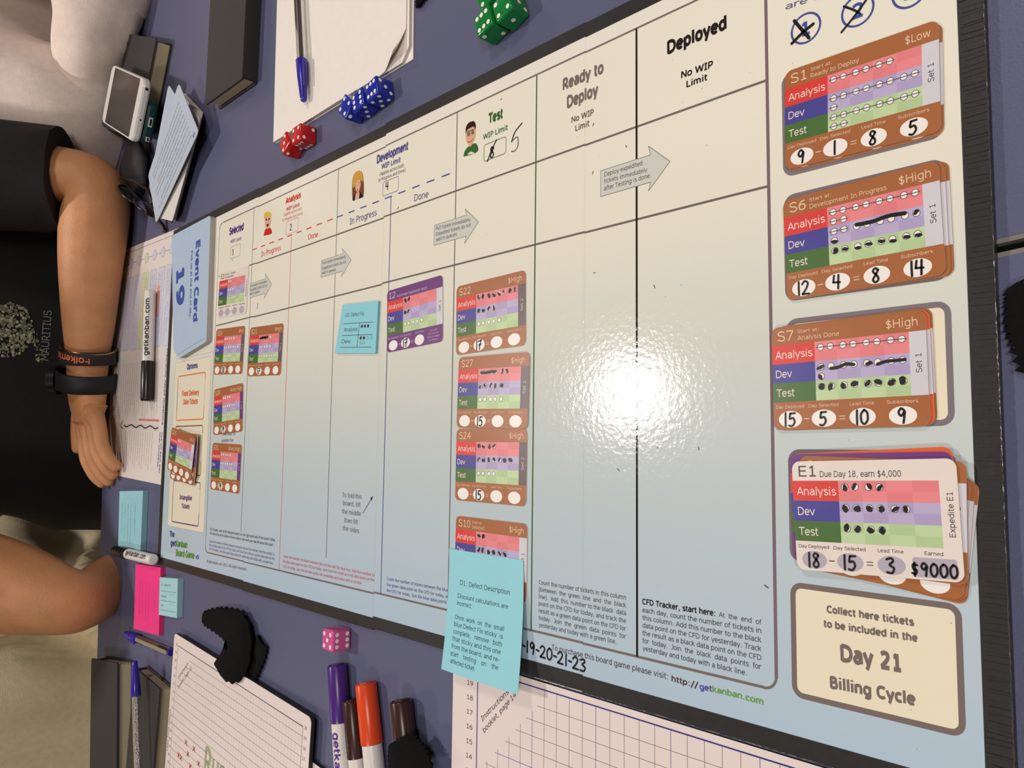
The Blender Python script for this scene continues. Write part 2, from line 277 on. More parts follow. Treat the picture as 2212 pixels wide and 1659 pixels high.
# the joint is square to the far edge; solve for where it starts
ux, uy = math.cos(ta - 0), math.sin(ta - 0)
E0 = Vector((-0.241, -0.263, 0)); D = Vector((ex, ey, 0)); X = Vector((-ey, ex, 0))
s = (J - E0).dot(D); J0 = E0 + D * s
ang = math.atan2(X.y, X.x)
T1 = table(tuple(J0 - D * 1.102), 1.45, 1.10, 'blue-grey laminate meeting table under the upper half of the game board', ang)
T2 = table(tuple(J0 + D * 0.0015), 1.45, 1.10, 'blue-grey laminate meeting table under the lower half of the game board', ang)
# ================================================================== game board
B = Fr((0, 0, H))
BW, BH = 809.5, 362.5
bm = bpy.data.materials.new('board_print'); bm.use_nodes = True; N = bm.node_tree.nodes; L = bm.node_tree.links; b_ = N['Principled BSDF']
b_.inputs['Roughness'].default_value = 0.085
g = N.new('ShaderNodeNewGeometry'); sp = N.new('ShaderNodeSeparateXYZ'); L.new(g.outputs['Position'], sp.inputs[0])
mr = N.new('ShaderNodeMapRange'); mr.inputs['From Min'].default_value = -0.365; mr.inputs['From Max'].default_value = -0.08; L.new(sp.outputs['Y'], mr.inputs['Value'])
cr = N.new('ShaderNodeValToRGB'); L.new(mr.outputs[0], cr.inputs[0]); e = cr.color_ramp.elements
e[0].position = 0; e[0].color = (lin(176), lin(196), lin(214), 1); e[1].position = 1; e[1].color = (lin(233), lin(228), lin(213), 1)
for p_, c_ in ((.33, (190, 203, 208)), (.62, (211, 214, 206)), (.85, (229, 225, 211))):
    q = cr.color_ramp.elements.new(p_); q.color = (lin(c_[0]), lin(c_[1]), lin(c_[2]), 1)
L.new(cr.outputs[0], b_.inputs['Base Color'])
n2 = N.new('ShaderNodeTexNoise'); n2.inputs['Scale'].default_value = 330; n2.inputs['Detail'].default_value = 2; L.new(g.outputs['Position'], n2.inputs['Vector'])
bp = N.new('ShaderNodeBump'); bp.inputs['Distance'].default_value = 0.00010; L.new(n2.outputs['Fac'], bp.inputs['Height']); L.new(bp.outputs['Normal'], b_.inputs['Normal'])
BK = mat((42, 40, 39), 0.38, 'black_book_tape', 0.1, 300, 0.00005, 700); CORE = mat((60, 58, 55), 0.8, 'board_core', 0.05)
board = thing('game_board', 'large white folding kanban board game lying open on the blue tables, full of tickets', 'game board', (400 / 1000, -.18, 0))
SEAM = [-8, 197.5, 411, 613.5, BW]
SH = [0.2, -0.5, 0.7, 0.2]            # the panels sit a little out of line with each other
for i in range(4):
    mb = MB(); x0, x1 = SEAM[i] + (.03 if i else 0), SEAM[i + 1] - (.03 if i < 3 else 0); y0, y1 = -SH[i], BH - SH[i]
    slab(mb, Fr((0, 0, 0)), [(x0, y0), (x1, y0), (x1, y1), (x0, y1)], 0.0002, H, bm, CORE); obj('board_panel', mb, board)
    tw = 8.6; Z = Fr((0, 0, 0)); hz = H + .0003
    def wrap(xa, ya, xb, yb): mb = MB(); slab(mb, Z, [(xa, ya), (xb, ya), (xb, yb), (xa, yb)], 0.0001, hz, BK); obj('edge_tape', mb, board)
    wrap(x0, y0 - tw, x1, y0 - .01); wrap(x0, y1 + .01, x1, y1 + tw)
    if i == 0: wrap(x0 - tw, y0 - tw, x0 - .01, y1 + tw)
    if i == 3: wrap(x1 + .01, y0 - tw, x1 + 9.5, y1 + tw)
mb = MB(); rng = random.Random(3)
for i in range(170):                      # wrinkles of the tape on the near edge
    y = -8 + i * 2.3 + rng.uniform(-.7, .7); a = rng.uniform(-.4, .4); ww = rng.uniform(.08, .22)
    x0 = BW + .4 + rng.uniform(0, 2); slab(mb, Z, [(x0, y), (BW + rng.uniform(6, 9.3), y + a), (BW + 9.3, y + a + ww), (x0, y + ww)], hz - .0001, hz + rng.uniform(.0001, .00035), BK)
obj('tape_wrinkles', mb, board); tag(board.children[-1], kind='stuff')
rng = random.Random(9); GLF = mat((70, 68, 66), .12, 'glossy_tape_edge', 0, spec=.9)
mb = MB(); tube(mb, [Z.p(BW + 9.4 + rng.uniform(-.12, .12), -7 + j * 1.3, hz - .00015 + rng.uniform(-.0001, .0001)) for j in range(292)], [.00035 * rng.uniform(.5, 1.2) for j in range(292)], GLF, 8, True); obj('tape_edge', mb, board)  # thin uneven glossy strip added so the tape edge catches broken glints
mb = MB(); tube(mb, [Z.p(575 + j * 1.4, BH + 9.0 + rng.uniform(-.1, .1), .0022 + rng.uniform(-.0001, .0001)) for j in range(240)], [.0003 * rng.uniform(.4, 1.2) for j in range(240)], mat((225, 215, 208), .12, 'glossy_sheet_edge', 0, spec=.9), 8, True); obj('tape_edge', mb, board)  # pale glossy strip added along the chart sheet's edge for its glints
clear = mat((225, 225, 218), 0.06, 'clear_tape', 0, bump=0.0004, bscale=300)
for sx in (197.5, 411, 613.5):            # raised glossy ridge of film along each fold
    mb = MB()
    for dx in (-1.1, 1.0): tube(mb, [B.p(sx + dx + .2 * math.sin(j * 1.3), 4 + j * 8.85, -.00002) for j in range(41)], [.00009] * 41, bm, 6, True)
    obj('fold_ridge', mb, board)
GR = ink(120, 108, 104); BLK = ink(40, 34, 32); GRN = ink(70, 104, 62); RED = ink(205, 70, 66); BLU = ink(74, 80, 140); DBL = ink(74, 84, 148); PUR = ink(96, 58, 128); LIN = ink(112, 106, 100)
GTX = ink(118, 120, 124); DTX = ink(84, 84, 88); CREAM = ink(232, 222, 198); TXG = ink(92, 104, 92); TXR = ink(214, 110, 110); TXB = ink(98, 104, 158); TXP = ink(130, 112, 158)
mb = MB()
C = lambda k: 727.3 - (8 - k) * 76.83
R0, R1, R2, R3 = 9.0, 64.8, 116.2, 345.2
XL = C(0) - 1.5
# white margin above the frame
for i in range(4): rect(mb, B, SEAM[i] + .03, -SH[i] + .1, min(SEAM[i + 1], 733) - .03, R0 - SH[i], ink(232, 226, 216), .6)
def seg_h(y, x0, x1, wd, m, lay):
    for i in range(4):
        a, b = max(x0, SEAM[i]), min(x1, SEAM[i + 1])
        if b > a: rect(mb, B, a, y - wd / 2 - SH[i] * .7, b, y + wd / 2 - SH[i] * .7, m, lay)
seg_h(R0, C(0) + 6, C(8), 1.1, GR, 2); seg_h(R1, C(1) - 6, C(8), 1.2, LIN, 2.0); seg_h(R2, C(0), C(8), 1.2, LIN, 2.0); seg_h(R3, C(0) + 5, C(8) - 6, 1.3, GR, 2)
for k, m, wd, y0, y1 in ((0, GR, .7, 14, 340), (1, LIN, .7, R0, 318), (2, ink(226, 104, 100), .7, 52, R3), (3, LIN, .7, R0, 327), (4, BLU, .8, 51, R3), (5, LIN, .9, R0, R3), (6, GRN, 1.0, R0, R3), (7, BLK, 1.3, R0, R3), (8, ink(124, 104, 114), 1.6, -40 + 40, 340)):
    line(mb, B, (XL if k == 0 else C(k), y0), (XL if k == 0 else C(k), y1), wd, m, 2.4)
for cx, cy, a0, m in ((XL + 6, R3 - 6, 90, GR), (C(8) - 6, R3 - 6, 0, GR), (XL + 6, R0 + 6, 180, GR)):
    stroke(mb, B, [(cx + 6 * math.cos(math.radians(a0 + 9 * i)), cy + 6 * math.sin(math.radians(a0 + 9 * i))) for i in range(11)], 1.2, m, 2.5, False, 1e-9)
for k0, m in ((1, ink(214, 60, 56)), (3, DBL)):
    for i in range(9): x = C(k0) + .6 + i * 17.2; stroke(mb, B, [(x, 50.4), (x + 8.2, 50.4)], 1.0, m, 2.6, False)
# WIP boxes
def pxbox(a, b, c, d, r, wd, m, lay=2):
    P = [B.px(*q) for q in (a, b, c, d)]; x0 = (P[0][0] + P[3][0]) / 2; x1 = (P[1][0] + P[2][0]) / 2; y0 = (P[0][1] + P[1][1]) / 2; y1 = (P[2][1] + P[3][1]) / 2
    ring(mb, B, x0, y0, x1, y1, r, wd, m, lay); return x0, y0, x1, y1
pxbox((498.5, 533), (519.7, 526.3), (518.4, 553.3), (497.8, 559), 1.2, .35, GR); pxbox((618.3, 477), (644.7, 471), (643.4, 500.3), (617.7, 506.7), 1.4, .35, RED)
pxbox((827, 393), (861, 380.5), (861, 412), (827, 424.5), 1.6, .4, BLU); pxbox((1044.6, 312.4), (1093.8, 295), (1093.4, 331.7), (1045.5, 349.4), 2, .45, GRN)
obj('printed_grid', mb, board)
# big boxes in the right-hand column: grey rounded frames with a cream inside
mb = MB()
for y in (64.8, 122.5, 180.0, 238.6, 296.8):
    slab_pts = rpts(734.6, y, 803.4, y + 49.2, 5.2); ring(mb, B, 734.6, y, 803.4, y + 49.2, 5.2, 2.4, GR if y > 290 else ink(128, 118, 124), 2); poly(mb, B, rpts(736.9, y + 2.3, 801.1, y + 46.9, 3), CREAM if y > 170 else ink(230, 222, 202), 1)
obj('ticket_slot', mb, board)
# left-hand column
mb = MB()
def pb(pts): return [B.px(*p) for p in pts]
a, b, c_, d = pb([(379.5, 783), (455.7, 771), (437.4, 1149), (361, 1136.7)])
x0, x1 = 8.0, 105.0; y0, y1 = (a[1] + b[1]) / 2, (c_[1] + d[1]) / 2
poly(mb, B, rpts(x0, y0, x1, y1, 3), ink(230, 222, 200), 1); ring(mb, B, x0, y0, x1, y1, 3, .25, ink(150, 150, 150), 1.6)
ring(mb, B, x0, 22, x1, y0 - 4, 3, .3, ink(150, 150, 150), 1.6)
def slot(tl, tr, br, bl, col, side):
    P = pb([tl, tr, br, bl]); x0 = (P[0][0] + P[3][0]) / 2; x1 = (P[1][0] + P[2][0]) / 2; y0 = (P[0][1] + P[1][1]) / 2; y1 = (P[2][1] + P[3][1]) / 2
    ring(mb, B, x0, y0, x1, y1, 3, 1.2, col, 2); h = y1 - y0
    rect(mb, B, x0, y0 + h * .36, x0 + 1.25, y0 + h * .54, BLU, 2.4); rect(mb, B, x0, y0 + h * .54, x0 + 1.25, y0 + h * .75, GRN, 2.4); rect(mb, B, x0, y0 + h * .12, x0 + 1.25, y0 + h * .36, ink(214, 80, 60), 2.4)
    rect(mb, B, x1 - 1.25, y0 + h * .16, x1 + .05, y0 + h * .72, ink(222, 214, 196), 2.4); line(mb, B, (x1 - .3, y0 + h * .16), (x1 - .3, y0 + h * .72), .3, ink(170, 166, 160), 2.8)
slot((385.3, 811.4), (444, 803.7), (440.3, 906), (380, 909.8), ink(224, 116, 48), 1)
slot((379.5, 920.4), (439.3, 917.5), (433, 1028), (373.5, 1025), ink(128, 92, 54), 1)
slot((374.5, 1037), (433.5, 1041), (428.7, 1137.7), (370.9, 1128), ink(104, 58, 124), 1)
obj('option_slot', mb, board)
# arrows
AR = ink(206, 206, 200)
for pts in ([(540.6, 613.7), (573.7, 601.5), (573.4, 591.3), (587, 613.7), (570.9, 644.5), (572.4, 633.8), (538.6, 644)], [(694.5, 563), (741.5, 548.3), (739.5, 537), (758.8, 561.3), (738, 598), (740.4, 586.2), (692.6, 599)],
            [(938.6, 486.6), (1007.6, 465.4), (1004.7, 451.3), (1033.7, 479.5), (1003.8, 525.8), (1007.6, 510.7), (938.2, 529.4)], [(1298, 368.9), (1406.4, 334.6), (1400.6, 316.3), (1447.6, 348.8), (1402, 412), (1405, 396), (1298.2, 422.7)]):
    mb = MB(); P = pb(pts); xa = P[0][0]; xh = (P[1][0] + P[5][0]) / 2; y0, y1 = (P[0][1] + P[1][1]) / 2, (P[5][1] + P[6][1]) / 2; ya, yb = P[2][1], P[4][1]; xb = (P[2][0] + P[4][0]) / 2
    Q = [(xa, y0), (xh, y0), (xb, ya), P[3], (xb, yb), (xh, y1), (xa, y1)]; poly(mb, B, Q, AR, 3.2)
    for i in range(7): line(mb, B, Q[i], Q[(i + 1) % 7], .4, ink(140, 138, 132), 3.8)
    obj('lane_arrow', mb, board)
def T(name, items):
    mb = MB()
    for it in items: s, a, b, m = it[:4]; kw = dict(it[4]) if len(it) > 4 else {}; kw.setdefault('lay', 4.4); tpx(mb, B, s, a, b, m, **kw)
    return obj(name, mb, board)
HB = dict(bold=.050)
T('column_heading', [('Selected', (495.4, 508), (526, 496.4), PUR, dict(top=493.5, **HB)), ('WIP Limit', (497.8, 526.3), (521.3, 518), ink(140, 116, 160), dict(top=519.2, bold=.015))])
T('column_heading', [('Analysis', (617, 441), (650, 427), ink(208, 56, 50), dict(top=428.5, **HB)), ('WIP Limit', (618.3, 456.3), (647, 445.3), RED, dict(top=448.6, bold=.02)), ('(Applies across both', (613, 467.5), (652, 453), ink(226, 150, 138), dict(top=461)), ('In Progress and Done)', (610, 479), (654, 462.7), ink(226, 150, 138), dict(top=473))])
T('lane_name', [('In Progress', (564.3, 554.9), (606.7, 540.4), ink(222, 100, 94), dict(top=543.7))])
T('lane_name', [('Done', (666, 518), (687, 511.5), ink(216, 86, 80), dict(top=506.5))])
T('column_heading', [('Development', (814.2, 353.5), (881.3, 322.7), BLU, dict(top=337, **HB)), ('WIP Limit', (824, 366), (865, 350.3), BLU, dict(top=355, bold=.02)), ('(Applies across both', (820.5, 380.5), (872.6, 360.3), GTX, dict(top=373)), ('In Progress and Done)', (817.3, 393.5), (876, 370), GTX, dict(top=386.4))])
T('lane_name', [('In Progress', (756, 485.7), (814, 465.4), ink(96, 100, 140), dict(top=472))])
T('lane_name', [('Done', (894.8, 435), (925.6, 426), ink(96, 100, 140), dict(top=420.5))])
T('column_heading', [('Test', (1055.6, 267), (1085.7, 254.5), ink(60, 104, 54), dict(top=246.8, **HB)), ('WIP Limit', (1043.6, 302.3), (1096.7, 280.5), ink(76, 112, 70), dict(top=291, bold=.018))])
T('column_heading', [('Ready to', (1216, 195), (1304, 156.7), GR, dict(top=171.6, **HB)), ('Deploy', (1225, 233.4), (1292.5, 205), GR, dict(top=209, **HB)), ('No WIP', (1234.7, 265.7), (1282.5, 248.3), ink(110, 98, 90), dict(top=253, bold=.02)), ('Limit', (1243, 283.7), (1273, 272.4), ink(110, 98, 90), dict(top=271, bold=.02))])
T('column_heading', [('Deployed', (1441.6, 117), (1569.8, 61.5), BLK, dict(top=90.4, **HB)), ('No WIP', (1471.5, 169.5), (1540, 146), BLK, dict(top=155, bold=.025)), ('Limit', (1483, 189), (1527.6, 173), BLK, dict(top=175.5, bold=.025))])
A4_ = DTX
T('arrow_lettering', [('Deploy expedited', (1305.9, 382), (1387.8, 356.8), A4_, dict(top=372.3)), ('tickets immediately', (1305.4, 396.6), (1398.7, 371.3), A4_, dict(top=387)), ('after Testing is done.', (1305, 412.3), (1406.4, 383.3), A4_, dict(top=402.6))])
T('arrow_lettering', [('Pull tickets immediately.', (942, 497.6), (1017.3, 477.5), A4_, dict(top=489.8)), ('Expedited tickets do not', (942, 509.8), (1017.3, 489.5), A4_, dict(top=502)), ('wait in queues.', (942, 522), (988.3, 508.8), A4_, dict(top=514))])
T('arrow_lettering', [('Pull tickets immediately.', (696.4, 572), (748, 557), A4_, dict(top=565.5)), ('Expedited tickets do not', (696, 583.2), (747.5, 568.5), A4_, dict(top=576.7)), ('wait in queues.', (695.5, 592.9), (726.7, 585), A4_, dict(top=586.4))])
T('arrow_lettering', [('Pull tickets immediately.', (541, 621.4), (578, 610), A4_, dict(top=615.6)), ('Expedited tickets do not', (540.6, 629.5), (577.6, 619), A4_, dict(top=623.7)), ('wait in queues.', (540.2, 638), (561.8, 631.4), A4_, dict(top=632.2))])
def para(lines, l0, dl, r0, dr, last, f, sc, m, top):
    its = []
    for i, s in enumerate(lines):
        a = f(l0[0], l0[1] + dl * i); b = f(r0[0], r0[1] + dr * i)
        if i == len(lines) - 1 and last: b = f(*last)
        its.append((s, a, b, m, dict(top=a[1] - top)))
    return its
c940 = lambda x, y: (940 + x / 4.739, 1150 + y / 4.739); c134 = lambda x, y: (1340 + x / 5.185, 1220 + y / 5.185)
T('instruction_text', para(['Count the number of tickets in this column', '(between  the  green  line  and  the  black', 'line).  Add  this  number to the black  data', 'point on the CFD for today, and track the', 'result as a green data point on the CFD for', 'today.  Join  the  green  data  points  for', 'yesterday and today with a green line.'], (1062, 530), 72.5, (1955, 690), 80, (1855, 1143), c940, 0, TXG, 9.2))
cf = para(['each day, count the number of tickets in', 'this column. Add this number to the black', 'data point on the CFD for yesterday. Track', 'the result as a black data point on the CFD', 'for  today.  Join  the  black  data  points  for', 'yesterday and today with a black line.'], (250, 531), 85.3, (1580, 769), 101, (1415, 1240), c134, 0, DTX, 10.5)
T('instruction_text', cf + [('CFD Tracker, start here:', (1387.8, 1304.9), (1545.4, 1331), BLK, dict(top=1293, bold=.025)), ('At  the  end  of', (1553, 1332), (1644.7, 1349.6), DTX, dict(top=1321.5))])
T('instruction_text', [('Count the number of tickets between the blue line', (835.7, 1253), (982, 1281), TXB, dict(top=1246.5)), ('the green data point on the CFD for today, and tr', (835.7, 1265.5), (982, 1295), TXB, dict(top=1259)), ('the CFD for today. Join the blue data points for y', (835.7, 1278), (982, 1308), TXB, dict(top=1271.5))])
T('instruction_text', [('Count the number of tickets between the red line and the blue line. Add this number to', (611.9, 1203.8), (809, 1246), TXR, dict(top=1198)), ('the blue data point on the CFD for today, and track the result as a red data point on the', (611.5, 1214.8), (808.7, 1256.6), TXR, dict(top=1209)), ('CFD for today. Join the red data points for yesterday and today with a red line.', (611.5, 1225.8), (782, 1263.3), TXR, dict(top=1220))])
T('instruction_text', [('CFD Tracker: start at the Deployed column on the right hand side of the board. Follow', (453.4, 1145.4), (594.2, 1169.5), DTX, dict(top=1140)), ('the instructions at the bottom of those columns, then work your way left across the board.', (453.4, 1154), (590.3, 1180), DTX, dict(top=1148.7)),
  ('Count the number of tickets between the purple line and the red line. Add this number to', (452.4, 1171), (593.2, 1200.4), TXP, dict(top=1166)), ('the red data point on the CFD for today, and track the result as a purple data point on the', (452, 1179.2), (593, 1210), TXP, dict(top=1174)), ('CFD for today. Join the purple data points for yesterday and today with a purple line.', (451.7, 1187.4), (590, 1219.6), TXP, dict(top=1182.3))])
T('web_address', [('To purchase this board game please visit:', (1191.7, 1403.2), (1443.2, 1467.8), DTX, dict(top=1391.6)), ('http://', (1450.9, 1471.1), (1508.8, 1487.1), ink(88, 66, 74), dict(top=1458.8, bold=.025)), ('get', (1511.6, 1489), (1538.3, 1493.9), ink(80, 84, 160), dict(top=1476.5, bold=.025)), ('kanban', (1539.3, 1494.3), (1603.3, 1509.8), ink(104, 160, 70), dict(top=1481.5, bold=.025)), ('.com', (1605, 1510.8), (1649.5, 1522.4), ink(104, 160, 70), dict(top=1497.5, bold=.025))])
T('copyright_line', [('\u00a9 getkanban.com 2015. All rights reserved.', (447, 1214.8), (532.5, 1233), GTX, dict(top=1208.6))])
T('game_title', [('The', (366.4, 1159), (377, 1160.7), BLU, dict(top=1147, **HB)), ('get', (368.5, 1178), (379.5, 1180), BLU, dict(top=1166, **HB)), ('Kanban', (380, 1180.2), (404.6, 1184), ink(86, 142, 56), dict(top=1167, **HB)), ('Board Game', (380, 1200.4), (420, 1207), ink(86, 142, 56), dict(top=1187, **HB)), ('v5', (422.5, 1207), (429.5, 1208.3), BLU, dict(top=1198, **HB))])
T('option_lettering', [('Options', (403.6, 798), (426.8, 794.5), BLU, dict(top=787, **HB)), ('Fixed Delivery', (393, 856), (430.3, 853), ink(226, 120, 84), dict(top=845, **HB)), ('Date Tickets', (396, 874), (427, 872), ink(226, 120, 84), dict(top=863, **HB)), ('Intangible', (388.2, 1078.5), (414.8, 1081), ink(120, 84, 140), dict(top=1069, **HB)), ('Tickets', (392.5, 1097.5), (409.4, 1099), ink(120, 84, 140), dict(top=1088, **HB))])
T('column_note', [('To fold this', (739.5, 1074), (781.6, 1078), GTX, dict(top=1064)), ('board, lift', (741, 1091), (778.7, 1096), GTX, dict(top=1081)), ('the middle', (738.8, 1109), (779.8, 1115), GTX, dict(top=1099)), ('then lift', (743.7, 1128), (773.2, 1133), GTX, dict(top=1118)), ('the sides', (740.4, 1145), (775.8, 1152), GTX, dict(top=1135))])
T('column_note', [('calendar to', (480, 941), (508, 940), GTX, dict(top=934)), ('update the', (478.5, 955), (504, 954.3), GTX, dict(top=947.5))])
T('slot_lettering', [('Collect here tickets', (1786, 1322.8), (1975.2, 1352), GR, dict(top=1308, **HB)), ('to be included in the', (1780.3, 1353.8), (1983.3, 1386.4), GR, dict(top=1339, **HB)), ('Day 21', (1816.4, 1427), (1946.7, 1450.4), GR, dict(top=1392.7, **HB)), ('Billing Cycle', (1793.5, 1485.4), (1979, 1524), GR, dict(top=1461, **HB))])
T('day_lettering', [('are crossed', (1697, 21.6), (1880, -38), ink(96, 92, 130), dict(top=8))])
mb = MB(); a = B.px(783.8, 1108.5); b = B.px(803.8, 1075.2); line(mb, B, a, b, .8, ink(118, 104, 110), 2)
dx, dy = b[0] - a[0], b[1] - a[1]; l = math.hypot(dx, dy); dx /= l; dy /= l; poly(mb, B, [(b[0] + dx * 2, b[1] + dy * 2), (b[0] - dx * 2 + dy * 1.6, b[1] - dy * 2 - dx * 1.6), (b[0] - dx * 2 - dy * 1.6, b[1] - dy * 2 + dx * 1.6)], ink(118, 104, 110), 2); obj('fold_arrow', mb, board)
# day circles crossed out
for i, (c, nm) in enumerate((((1740.7, 61), '1'), ((1852.5, 22.9), '2'), ((1965, -19), '3'))):
    mb = MB(); x, y = B.px(*c); circ(mb, B, x, y, 7.3, 1.0, ink(74, 84, 150), 2, 36); text(mb, B, nm, (x - 2.4 - (i == 0) * -.6, y + 3.2), (x + 2.4 - (i == 0) * .6, y + 3.2), ink(70, 80, 160), cap=6.4, bold=.03, lay=3); obj('day_circle', mb, board)
# portraits of the three workers
def P_(mb, pts, m, lay): poly(mb, B, [B.px(*p) for p in smooth_pts(pts + [pts[0]], 3)[:-1]], m, lay)
def ep(mb, c, rx, ry, m, lay): x, y = B.px(*c); ell(mb, B, x, y, rx, ry, m, lay, 16)
SK = ink(222, 170, 140)
mb = MB(); f = lambda x, y: (340 + x / 5.185, 400 + y / 5.185)
P_(mb, [f(1190, 568), (571.5, 500), f(1215, 490), f(1260, 478), f(1278, 500), f(1278, 545)], ink(198, 52, 46), 2)
P_(mb, [f(1203, 400), f(1202, 345), f(1262, 330), f(1272, 400), f(1262, 455), f(1240, 490), f(1212, 478)], SK, 3)
P_(mb, [f(1197, 368), f(1200, 320), f(1240, 296), f(1276, 320), f(1272, 362), f(1240, 350), f(1215, 356)], ink(220, 190, 70), 4)
P_(mb, [f(1215, 378), f(1228, 376), f(1232, 392), f(1216, 394)], ink(60, 66, 90), 5); P_(mb, [f(1244, 372), f(1258, 370), f(1260, 386), f(1246, 388)], ink(60, 66, 90), 5); P_(mb, [f(1222, 440), f(1250, 434), f(1240, 460), f(1230, 462)], ink(90, 30, 30), 5)
obj('portrait', mb, board)
mb = MB(); f = lambda x, y: (700 + x / 5.185, 260 + y / 5.185)
P_(mb, [f(320, 900), f(315, 780), f(320, 660), f(345, 590), f(390, 563), f(428, 585), f(442, 660), f(448, 770), f(440, 850), f(400, 875)], ink(120, 74, 50), 2)
P_(mb, [f(322, 760), f(322, 660), f(345, 592), f(390, 565), f(425, 585), f(436, 650), f(432, 690), f(400, 650), f(370, 690), f(345, 740)], ink(206, 156, 70), 3)
P_(mb, [f(348, 720), f(372, 680), f(405, 655), f(412, 720), f(398, 780), f(378, 805), f(356, 780)], SK, 4)
P_(mb, [f(330, 895), f(350, 850), f(366, 815), f(392, 805), f(405, 840), f(420, 862), f(378, 882)], SK, 3.5); P_(mb, [f(320, 900), f(335, 830), f(350, 840), f(345, 895)], ink(46, 36, 44), 4); P_(mb, [f(392, 875), f(405, 805), f(432, 840), f(442, 858)], ink(46, 36, 44), 4)
ep(mb, f(358, 728), .55, .45, ink(70, 90, 70), 5); ep(mb, f(394, 702), .55, .45, ink(70, 90, 70), 5); ep(mb, f(378, 778), .9, .45, ink(150, 60, 60), 5)
obj('portrait', mb, board)
mb = MB(); f = lambda x, y: (700 + x / 5.185, 260 + y / 5.185)
P_(mb, [f(1562, 408), f(1575, 350), f(1610, 300), f(1690, 255), f(1722, 290), f(1726, 340), f(1680, 375), f(1610, 395)], ink(58, 104, 54), 2); P_(mb, [f(1605, 385), f(1640, 350), f(1675, 360), f(1680, 374)], ink(222, 220, 206), 3)
P_(mb, [f(1586, 150), f(1600, 95), f(1690, 70), f(1698, 140), f(1692, 200), f(1664, 262), f(1636, 295), f(1600, 250), f(1588, 200)], SK, 3)
P_(mb, [f(1588, 155), f(1590, 80), f(1625, 25), f(1680, 10), f(1700, 50), f(1698, 100), f(1680, 70), f(1640, 85), f(1605, 110)], ink(52, 38, 34), 4)
P_(mb, [f(1605, 140), f(1632, 128), f(1638, 165), f(1612, 178)], ink(112, 112, 96), 5); P_(mb, [f(1650, 122), f(1676, 112), f(1682, 148), f(1656, 160)], ink(112, 112, 96), 5); stroke(mb, B, [B.px(*f(1606, 128)), B.px(*f(1638, 118)), B.px(*f(1690, 98))], .4, ink(40, 30, 30), 6); stroke(mb, B, [B.px(*f(1612, 240)), B.px(*f(1645, 240)), B.px(*f(1672, 210))], .4, ink(120, 50, 46), 6)
obj('portrait', mb, board)
# felt-pen writing on the board
PEN = mat((22, 20, 20), 0.35, 'marker_ink', 0)
def hp(s, a, h, cw, wd, slope=0, name='handwritten_number'):
    x, y = B.px(*a)
    for c in s:
        mb = MB(); hand(mb, B, c, x, y, h, cw, wd, PEN, 5)
        if mb.v: obj('handwritten_number' if c.isdigit() else 'pen_stroke', mb, board)
        w_ = cw * (0.55 if c in '1.-' else 1); x += w_; y += slope * w_
def ps(pts, wd, m=PEN): mb = MB(); stroke(mb, B, [B.px(*q) for q in pts], wd, m, 5); obj('pen_stroke', mb, board)
hp('3', (501.5, 551), 5.2, 4.0, .7); hp('2', (626, 498), 5.6, 4.2, .7); hp('4', (833, 412), 6.2, 4.6, .8); hp('8', (1058, 342), 7, 5.5, 1.0)
ps([(1053, 349), (1062, 325), (1073, 302)], .9)
mb = MB(); stroke(mb, B, [B.px(1128, 266), B.px(1113, 285), B.px(1106, 305), B.px(1106, 306)], .9, PEN, 5); stroke(mb, B, [B.px(1106, 305), B.px(1118, 296), B.px(1119, 315), B.px(1112, 326), B.px(1105, 327)], .7, mat((90, 84, 78), .4, 'marker_ink_dry', 0), 4.6); obj('handwritten_number', mb, board)
for p in ([(1716, 45), (1733, 65), (1748, 82)], [(1711, 94), (1735, 70), (1757, 52)], [(1818, 70), (1850, 30), (1880, -12)], [(1823, 14), (1845, 22), (1858, 30)]): ps(p, 1.5 if p[0][0] < 1800 else 1.0)
hp('1-19-20-21-23', (1121, 1403), 6.4, 5.4, 1.1, .05)
for p in ([(1652, 1264), (1660, 1270)], [(1282, 370), (1280, 376)], [(1421, 966), (1420, 968)], [(1509, 966), (1510, 972)], [(1334, 1012), (1338, 1018)], [(1413, 616), (1415, 622)], [(1283, 590), (1286, 589)], [(1352, 315), (1354, 318)], [(1283, 266), (1281, 272)], [(1082, 216), (1084, 213)], [(858, 452), (862, 447)], [(557, 655), (556, 668)], [(503, 564), (503, 560)], [(472, 597), (478, 595)]): ps(p, .45)
rng = random.Random(5); mb = MB()
for i in range(110):
    x, y = rng.uniform(130, 800), rng.uniform(12, 355); ell(mb, B, x, y, rng.uniform(.1, .28), rng.uniform(.1, .28), mat((110, 104, 98), .5, 'ink_speck', 0), 1.8, 6)
tag(obj('ink_specks', mb, board), kind='stuff')
# ================================================================== ticket cards, local card 74 x 52 units
CK = 0.893; CW, CH = 74.0, 52.0
BR = cink(164, 100, 58); PU = cink(110, 56, 122); OR = cink(216, 94, 50); WH = cink(226, 214, 206); EDG = mat((205, 196, 186), .8, 'card_edge', .02)
BOD = {'b': (BR, cink(226, 190, 160)), 'p': (PU, cink(206, 176, 210)), 'o': (OR, cink(240, 200, 170)), 'w': (WH, cink(72, 66, 72))}
STR = {'1': (cink(208, 204, 212), cink(84, 78, 90), 'Set 1'), '2': (cink(102, 86, 90), cink(196, 186, 186), 'Set 2'), '3': (PU, cink(190, 160, 200), 'Set 3'), 'E': (WH, cink(84, 76, 84), 'Expedite E1')}
ROWC = [((214, 62, 56), (230, 134, 140), (223, 126, 130)), ((72, 68, 146), (184, 170, 206), (172, 157, 197)), ((72, 108, 54), (188, 210, 162), (176, 200, 150))]
RY_ = [9.4, 19.0, 28.6, 38.2]
WHT = cink(238, 232, 228)
